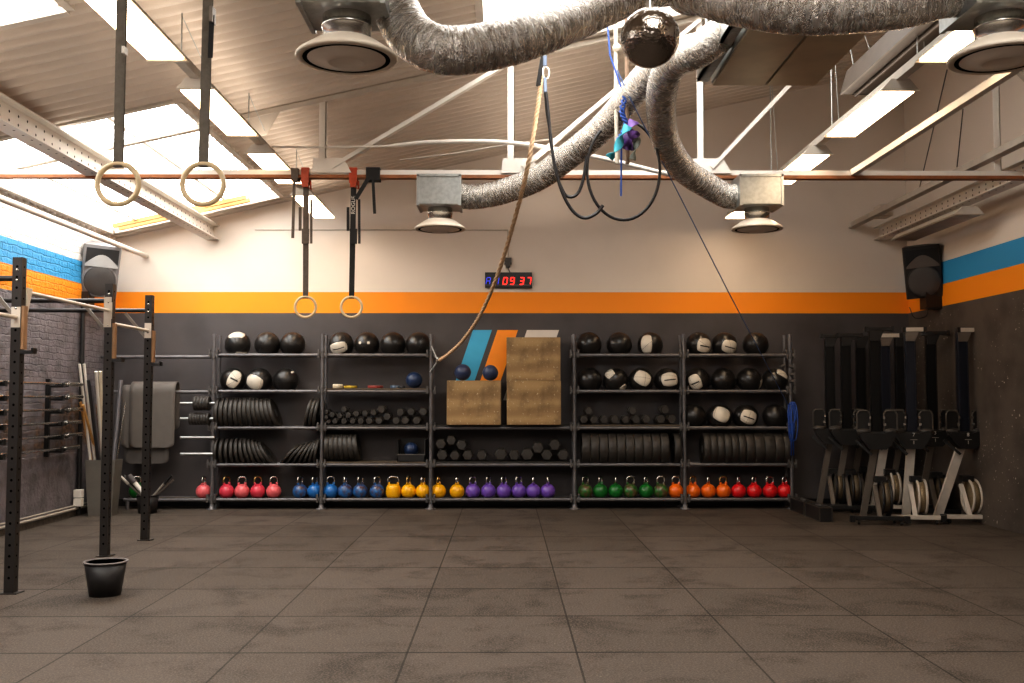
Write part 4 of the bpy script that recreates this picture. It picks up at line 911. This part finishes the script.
KB = [(203.5, 'pale pink', 84), (226.6, 'pink', 55), (242, 'pale pink', 18), (257.8, 'pink', 38), (273.7, 'pale pink', 32),
      (300, 'worn blue', 62), (314.6, 'blue', 62), (330.6, 'blue', 28), (345.3, 'worn blue', 82), (360.3, 'worn blue', 60), (377.2, 'worn blue', 46),
      (393.4, 'yellow', 2), (408.5, 'yellow', 70), (423, 'yellow', 72), (438.6, 'yellow', 76), (457, 'yellow', 80),
      (472.8, 'purple', 38), (488.4, 'purple', 62), (503.9, 'purple', 50), (518.8, 'purple', 44), (533.3, 'purple', 84), (548, 'purple', 80),
      (585.2, 'worn green', 40), (600.4, 'green', 62), (615.7, 'green', 86), (630.6, 'worn green', 10), (646, 'green', 62), (660.8, 'worn green', 4),
      (676, 'orange', 8), (693, 'orange', 36), (708.4, 'orange', 70), (723.3, 'orange', 22), (738.6, 'red', 64), (754.2, 'red', 50), (770, 'red', 16), (784.6, 'red', 48)]
BASE = {'pale pink': 'pink', 'pink': 'pink', 'worn blue': 'blue', 'blue': 'blue', 'worn green': 'green'}
cnt = {}
tot = {}
for p, c_, a_ in KB: k = BASE.get(c_, c_); tot[k] = tot.get(k, 0)+1
for p, c_, a_ in KB:
    k = BASE.get(c_, c_); cnt[k] = cnt.get(k, 0)+1; m = cnt[k]
    adj = {'pale pink': 'pale ', 'worn blue': 'scuffed ', 'worn green': 'scuffed '}.get(c_, '')
    lab = '%s%s kettlebell, %s from left in the %s group on the bottom shelf' % (adj, k, ORD[m-1], k)
    if p < 210: lab = 'pale pink kettlebell standing alone just left of the rack upright'
    if abs(p-393.4) < .1: lab = 'boxy yellow kettlebell with wide front-facing handle, next to the blue ones'
    kettlebell(p, c_, a_, lab, gold=(k in ('pink', 'yellow', 'orange') and m % 2 == 0), sq=abs(p-393.4) < .1)
kettlebell(136.5, 'green', 20, 'green kettlebell half hidden behind the black corner bucket', 13.885)

# ------------------------------------------------------------------ left corner things
# pole bin
c = onfloor(99, 516); zt_ = .71; w0, w1, d0, d1 = .15, .195, .10, .13; cy = c.y+.12
bn = thing('pole_bin', 'tall grey tapered bin holding poles in the left corner', 'bin', (c.x, cy, 0))
def ringv(w, d, z): return [(c.x-w, cy-d, z), (c.x+w, cy-d, z), (c.x+w, cy+d, z), (c.x-w, cy+d, z)]
b = MB(); b.add(ringv(w0, d0, .0)+ringv(w1, d1, zt_)+ringv(w1-.015, d1-.015, zt_)+ringv(w0-.012, d0-.012, .02), [(3, 2, 1, 0)]+[(i, (i+1) % 4, 4+(i+1) % 4, 4+i) for i in range(4)]+[(4+i, 4+(i+1) % 4, 8+(i+1) % 4, 8+i) for i in range(4)]+[(8+i, 8+(i+1) % 4, 12+(i+1) % 4, 12+i) for i in range(4)]+[(12, 13, 14, 15)])
b.obj('shell', M_bin, bn)
pw, pwd, pbk, pgr = M_white, mat('pine dowel', (206, 156, 92), .5, 0, .2, 20), mat('black pole', (48, 46, 48), .4), mat('grey foam pole', (110, 106, 110), .5)
for k, (pt, pb_, r, m, yo, lab) in enumerate((((79.5, 364), (86, 458), .017, pw, -.10, 'white plastic pole, leftmost in the grey bin'),
    ((84, 364), (92.5, 458), .017, pw, .0, 'white plastic pole leaning second from left in the bin'),
    ((80.5, 402), (89, 458), .017, pwd, -.05, 'pale wooden pole among the white poles, left side of bin'),
    ((83, 405), (94.5, 458), .017, pwd, .08, 'second wooden pole, right of the first in bin'),
    ((88.5, 380), (98, 458), .022, pbk, -.06, 'black pole leaning in the middle of the bin'),
    ((91.5, 385), (99.5, 458), .018, pgr, .06, 'dark grey pole behind the black pole in the bin'),
    ((96, 371.5), (98.5, 458), .02, pw, .10, 'upright white tube beside the rig post in the bin'),
    ((100.3, 371.5), (101, 458), .02, mat('cream tube', (224, 212, 190), .5), .10, 'upright cream tube behind the rig post in the bin'),
    ((121, 380), (114, 458), .026, mat('steel grey pole', (120, 118, 122), .35, .4), -.04, 'steel grey pole leaning right out of the bin'),
    ((125.5, 402), (117, 458), .008, M_steel, .06, 'thin steel rod leaning right out of the bin'))):
    Yb = cy+yo; lo_ = at(pb_[0], pb_[1], Yb); hi = at(pt[0], pt[1], min(Yb, 12.72+.04*(k%3)) if k < 8 else Yb+.1); d = (hi-lo_).normalized(); foot = lo_+d*((.05-lo_.z)/d.z)
    foot.x = max(c.x-w0+.03, min(c.x+w0-.03, foot.x)); q = MB().cyl(foot, hi, r, None, 10)
    tag(q.obj('exercise_pole', m, org=foot), lab, 'pole', 'poles in the grey bin')

# draped mats
def drape(pa, pb, zbf, zbb, rr, lab, m=M_mat):
    x0, x1 = at(pa, 400, SF).x, at(pb, 400, SF).x; zp = at(505, 392, SF).z; path = []
    n = 14
    for i in range(n+1): path.append((-rr, zbf+(zp-zbf)*i/n))
    for i in range(1, 12): a_ = pi-pi*i/12; path.append((rr*cos(a_), zp+rr*1.25*sin(a_)))
    for i in range(n+1): path.append((rr, zp+(zbb-zp)*i/n))
    ln = [0]
    for i in range(len(path)-1): ln.append(ln[-1]+math.dist(path[i], path[i+1]))
    vs = []; nx = 10; xc_, hw = (x0+x1)/2, (x1-x0)/2; cr_ = .07
    # refine the path near its ends for rounded corners
    P2 = []; L = ln[-1]; N = 80
    ss = [cr_*(1-cos(pi/2*i/8)) for i in range(9)]+[cr_+(L-2*cr_)*i/40 for i in range(1, 40)]+[L-cr_*(1-cos(pi/2*i/8)) for i in range(8, -1, -1)]
    j = 0
    for s_ in ss:
        j = 0
        while j < len(ln)-2 and ln[j+1] < s_: j += 1
        u = (s_-ln[j])/max(1e-9, ln[j+1]-ln[j]); y = path[j][0]+(path[j+1][0]-path[j][0])*u; z = path[j][1]+(path[j+1][1]-path[j][1])*u
        e_ = min(s_, L-s_); inset = cr_-sqrt(max(0, cr_**2-(cr_-e_)**2)) if e_ < cr_ else 0
        for k in range(nx+1): vs.append((xc_+(hw-inset)*(2*k/nx-1), SF+y, z))
    w_ = nx+1
    b = MB().add(vs, [(i*w_+k, i*w_+k+1, (i+1)*w_+k+1, (i+1)*w_+k) for i in range(len(ss)-1) for k in range(nx)], 0, True)
    o = b.obj('exercise_mat', m, org=(xc_, SF, zp)); sd = o.modifiers.new('Solid', 'SOLIDIFY'); sd.thickness = .014; sd.offset = 0; tag(o, lab, 'exercise mat', 'mats over the rail')
zz = lambda y: at(150, y, SF-.1).z
drape(126, 171, zz(464), zz(420), .045, 'grey mat underneath, hanging lowest over the rail by the left corner', mat('darker grey mat', (86, 81, 78), .7))
drape(124, 170, zz(448), zz(440), .075, 'grey mat hanging over the rail, middle layer by left corner')
drape(132.5, 177.5, zz(447.5), zz(430), .108, 'outermost grey mat draped over the rail left of the rack')

# small black bucket with bars
c2 = onfloor(147.5, 513); c2.y += .0
o = thing('bucket', 'small black bucket of bars behind the farthest rig post', 'bucket', c2)
MB().lathe([(1e-6, 0), (.115, 0), (.14, .23), (.132, .23), (.108, .01), (1e-6, .01)], c2, 24).obj('body', M_black, o)
MB().lathe([(.13, .225), (.147, .225), (.147, .237), (.13, .237), (.13, .225)], c2, 24).obj('rim', M_black2, o)
def stick(p0, p1, r, m, lab, cap=None, dy0=0, dy1=0, name='short_bar'):
    lo_ = at(p0[0], p0[1], c2.y+dy0); hi = at(p1[0], p1[1], c2.y+dy1); ft = lo_+(lo_-hi).normalized()*.07
    o = thing(name, lab, 'bar', ft, 'bars in the small bucket'); MB().cyl(ft, hi, r, None, 10).obj('shaft', m, o)
    if cap: MB().cyl(lo_.lerp(hi, .62), hi+(hi-lo_)*.03, r*1.35, None, 10).obj('grip', cap, o)
stick((141, 496), (121, 477), .014, M_aluD, 'pale steel bar leaning left out of the small black bucket', M_offw)
stick((142, 494), (124, 476), .016, M_black, 'black gripped bar leaning left out of the small black bucket', M_black2, .05, .05)
stick((144, 494), (129, 476), .03, M_white, 'fat white bar with black end in the small black bucket', mat('charcoal grip', (80, 74, 74), .6), -.04, -.04)
stick((153, 496), (171, 476), .014, M_alu, 'steel bar with black grip leaning right from the small bucket', M_black)
stick((156, 496), (173.5, 480), .013, M_aluD, 'thin steel bar leaning right, lowest in the small bucket', None, .05, .05)

# barbell rack on the left wall
bz = [at(505, 0, 1).z]*0
XBR = XL+.17; ya, yb_ = 10.35, 12.75
ry0 = onx(54, 410, XL+.1).y
o = thing('barbell_rack', 'black wall-mounted barbell rack on the brick wall', 'rack', (XL+.05, ry0, .8))
BZ = [1.67, 1.515, 1.36, 1.205, 1.05, .895]
for Y in (ry0, 10.75):
    MB().bb((XL, Y-.022, .80), (XL+.05, Y+.022, 1.73)).obj('upright', M_black2, o)
    for z in BZ: MB().bb((XL+.06, Y-.03, z-.045), (XBR+.03, Y+.03, z-.016)).bb((XBR+.03, Y-.03, z-.045), (XBR+.045, Y+.03, z+.015)).obj('hook', M_black2, o)
bar0 = None
for k, z in enumerate(BZ):
    lab = 'barbell on the wall rack, %s from the top' % ORD[k]
    if bar0 is None:
        bar0 = thing('barbell', lab, 'barbell', (0, 0, 0), 'barbells on the wall rack', True)
        sub(MB().cyl((0, -.66, 0), (0, .66, 0), .0145, None, 12).obj('shaft', M_steel), bar0)
        for s in (-1, 1):
            sub(MB().cyl((0, s*.66, 0), (0, s*.69, 0), .038, None, 14).cyl((0, s*.69, 0), (0, s*1.1, 0), .025, None, 14).obj('sleeve', M_steel), bar0)
        q = bar0
    else: q = copy_tree(bar0)
    q.location = (XBR, 11.62+(.04, .06, .1, .03, .07, 0)[k], z); tag(q, lab, 'barbell', 'barbells on the wall rack')

# ------------------------------------------------------------------ storage boxes by the rowers
for k, (ya, yb_) in enumerate(((12.32, 12.92), (12.97, 13.58))):
    x0 = 3.82; o = thing('storage_box', ('nearer' if k == 0 else 'farther')+' of two low black storage boxes on the floor by the rowers', 'box', (x0+.07, ya, 0), 'low black storage boxes')
    MB().bb((x0, ya, 0), (x0+.15, yb_, .17)).obj('body', M_black, o, .004)
    b = MB()
    for x in (x0, x0+.15):
        for z in (.004, .17): b.bar((x, ya, z), (x, yb_, z), .012, .012)
        for y in (ya, yb_): b.bar((x, y, 0), (x, y, .17), .012, .012, up=(0, 1, 0))
    for y in (ya, yb_): b.bar((x0, y, .17), (x0+.15, y, .17), .012, .012)
    b.obj('edge_trim', mat('box edge', (78, 72, 66), .4, .3), o); MB().bb((x0+.055, ya+.25, .17), (x0+.095, ya+.35, .185)).obj('latch', M_galv, o)

# ------------------------------------------------------------------ upright rowing machines
def rower(px, py, yaw, lab, white=False, navy=False, num=None, HT=2.36, lean=0.0, tf=(-.10, .20)):
    c = onfloor(px, py); o = thing('rowing_machine', lab, 'rowing machine', c, 'upright stored rowing machines', True, R(yaw))
    bm = M_offw if white else M_black2; lm = M_legw if white else M_aluD; rm = M_navy if navy else M_rail
    P = lambda b, name, m, bev=0: sub(b.obj(name, m, None, bev), o)
    yl = .30                       # foot of the frame leg, behind the cross bar
    P(MB().bb((-.29, -.03, .055), (.29, .03, .105)), 'foot_bar', bm, .006)
    for s in (-1, 1):
        P(MB().bb((s*.31-.03, -.035, .03), (s*.31+.03, .035, .11)), 'foot_cap', M_black2, .006)
        P(MB().cyl((s*.24-.014, 0, .026), (s*.24+.014, 0, .026), .026, None, 14), 'caster', M_black2)
    P(MB().bar((0, 0, .09), (-.02, .20, .45), .05, .035), 'brace', lm)
    lx = -.06+lean
    P(MB().bar((lx, yl, .02), (0, .14, 1.0), .10 if white else .075, .05, up=(0, 1, 0)), 'frame_leg', lm)
    # flywheel housing beside the leg
    rt = M.Rotation(pi/2, 3, 'Y'); fc = V((.09, .16, .31))
    fw = P(MB().lathe([(.17, -.04), (.19, -.033), (.19, .033), (.17, .04), (.06, .052), (1e-6, .052)], fc, 32, 0, rt).lathe([(1e-6, -.052), (.06, -.052), (.17, -.04)], fc, 32, 0, rt), 'flywheel', M_goldmesh if white else M_darkmesh)
    b = MB()
    for x in (-.045, .045): b.tube([fc+V((x, .2*cos(a), .2*sin(a))) for a in [2*pi*i/36 for i in range(36)]], .016, 8, 0, True)
    P(b, 'flywheel_rim', M_offw if white else M_black).parent = fw
    P(MB().bb((-.03, .1, .49), (.10, .24, .56)), 'flywheel_mount', M_black2)
    # rail, foot plates, seat, handle, top foot
    P(MB().bb((-.052, .085, .96), (.052, .16, HT-.06)).bb((-.062, .08, .96), (-.052, .165, HT-.06)).bb((.052, .08, .96), (.062, .165, HT-.06)), 'monorail', rm, .006)
    P(MB().prism([(-.19, .13), (-.215, .09), (-.17, .02), (-.09, -.07), (.09, -.07), (.15, -.01), (.215, .11), (.17, .15), (.06, .12), (-.06, .12)], .12, (0, .11, .96), (1, 0, 0), (0, 0, 1)), 'foot_stretcher', M_black2, .02)
    for s in (-1, 1):
        b = MB(); x0, x1, z0, z1 = s*.155-.075, s*.155+.075, 1.06, 1.35
        fp = P(MB().bb((x0, .06, z0), (x1, .08, z1)), 'foot_plate', M_black2, .03)
        pts = [(x0+.02, z0), (x0, z0+.05), (x0, z1-.04), (x0+.03, z1), (x1-.03, z1), (x1, z1-.04), (x1, z0+.05), (x1-.02, z0)]
        P(MB().tube([(p[0], .055, p[1]) for p in pts], .009, 8), 'foot_plate_rim', M_footrim).parent = fp
        b = MB().sphere((0, 0, 0), 1, 16, 10); b.v = [V((s*.155+p.x*.085, .045+p.y*.05, 1.10+p.z*.04)) for p in b.v]; P(b, 'heel_cup', M_rubber)
        P(MB().bb((s*.09-.015, .04, 1.17), (s*.09+.012, .055, 1.20)).bb((s*.08-.01, .04, 1.25), (s*.08+.01, .055, 1.28)), 'strap_buckle', M_steel).parent = fp
    P(MB().bb((-.16, .02, 1.06), (.16, .06, 1.10)), 'handle', M_black2, .015)
    P(MB().bar((-.24, .12, .99), (-.06, .08, .82), .03, .03), 'chain_guide', M_black2)
    P(MB().bb((tf[0], .06, HT-.055), (tf[1], .13, HT-.005)), 'rear_foot', M_offw if (white or navy) else M_black2, .006)
    for s in tf: P(MB().bb((s-.02, .055, HT-.062), (s+.02, .135, HT+.002)), 'rear_foot_cap', M_black2, .004)
    P(MB().prism([(-.05, HT-.17), (.05, HT-.17), (.10, HT-.055), (-.06, HT-.055)], .03, (0, .09, 0), (1, 0, 0), (0, 0, 1)), 'rear_foot_bracket', M_aluD if navy else M_black2)
    if num:
        text('number', num, .06, M_white, o, (0, -.012, 1.06)); P(MB().bb((-.04, -.0125, 1.0), (.04, -.0115, 1.005)).bb((-.004, -.0125, .95), (.004, -.0115, .99)), 'marking', M_offw)
    return o
rower(833.5, 512, -10, 'black rowing machine stored upright, leftmost of the row', lean=-.09)
rower(850, 513.5, -10, 'black rowing machine stored upright, second from left', lean=-.09)
rower(865, 509, -10, 'black rowing machine stored upright at the back, third from left', lean=-.09)
rower(880, 525, -10, 'black rowing machine stored upright in front, with long black foot bar', lean=-.09)
rower(890, 513, -8, 'rowing machine with navy rail and white top foot, back row', True, True, lean=-.08)
rower(905, 513, -10, 'black rowing machine hidden behind the machine marked 7', lean=-.09)
rower(915.5, 524, -12, 'rowing machine marked 7 with navy rail and pale vertical leg', True, True, '7', lean=.0, tf=(-.07, .17))
rower(937, 517.5, -10, 'black rowing machine marked 3 standing between the two pale ones', num='3', lean=-.09)
rower(970, 523.5, -3, 'rowing machine marked 8, rightmost, with pale slanting leg', True, True, '8', lean=-.22, tf=(-.05, .27))

# ------------------------------------------------------------------ render look
S.view_settings.view_transform = 'Standard'; S.view_settings.look = 'Medium High Contrast'; S.view_settings.exposure = 0.22
S.cycles.use_denoising = True
S.cycles.max_bounces = 10; S.cycles.diffuse_bounces = 5; S.cycles.glossy_bounces = 4; S.cycles.transparent_max_bounces = 12
S.cycles.sample_clamp_indirect = 6.0; S.cycles.caustics_reflective = False; S.cycles.caustics_refractive = False
for o in bpy.data.objects:
    if 'o_' in o: del o['o_']
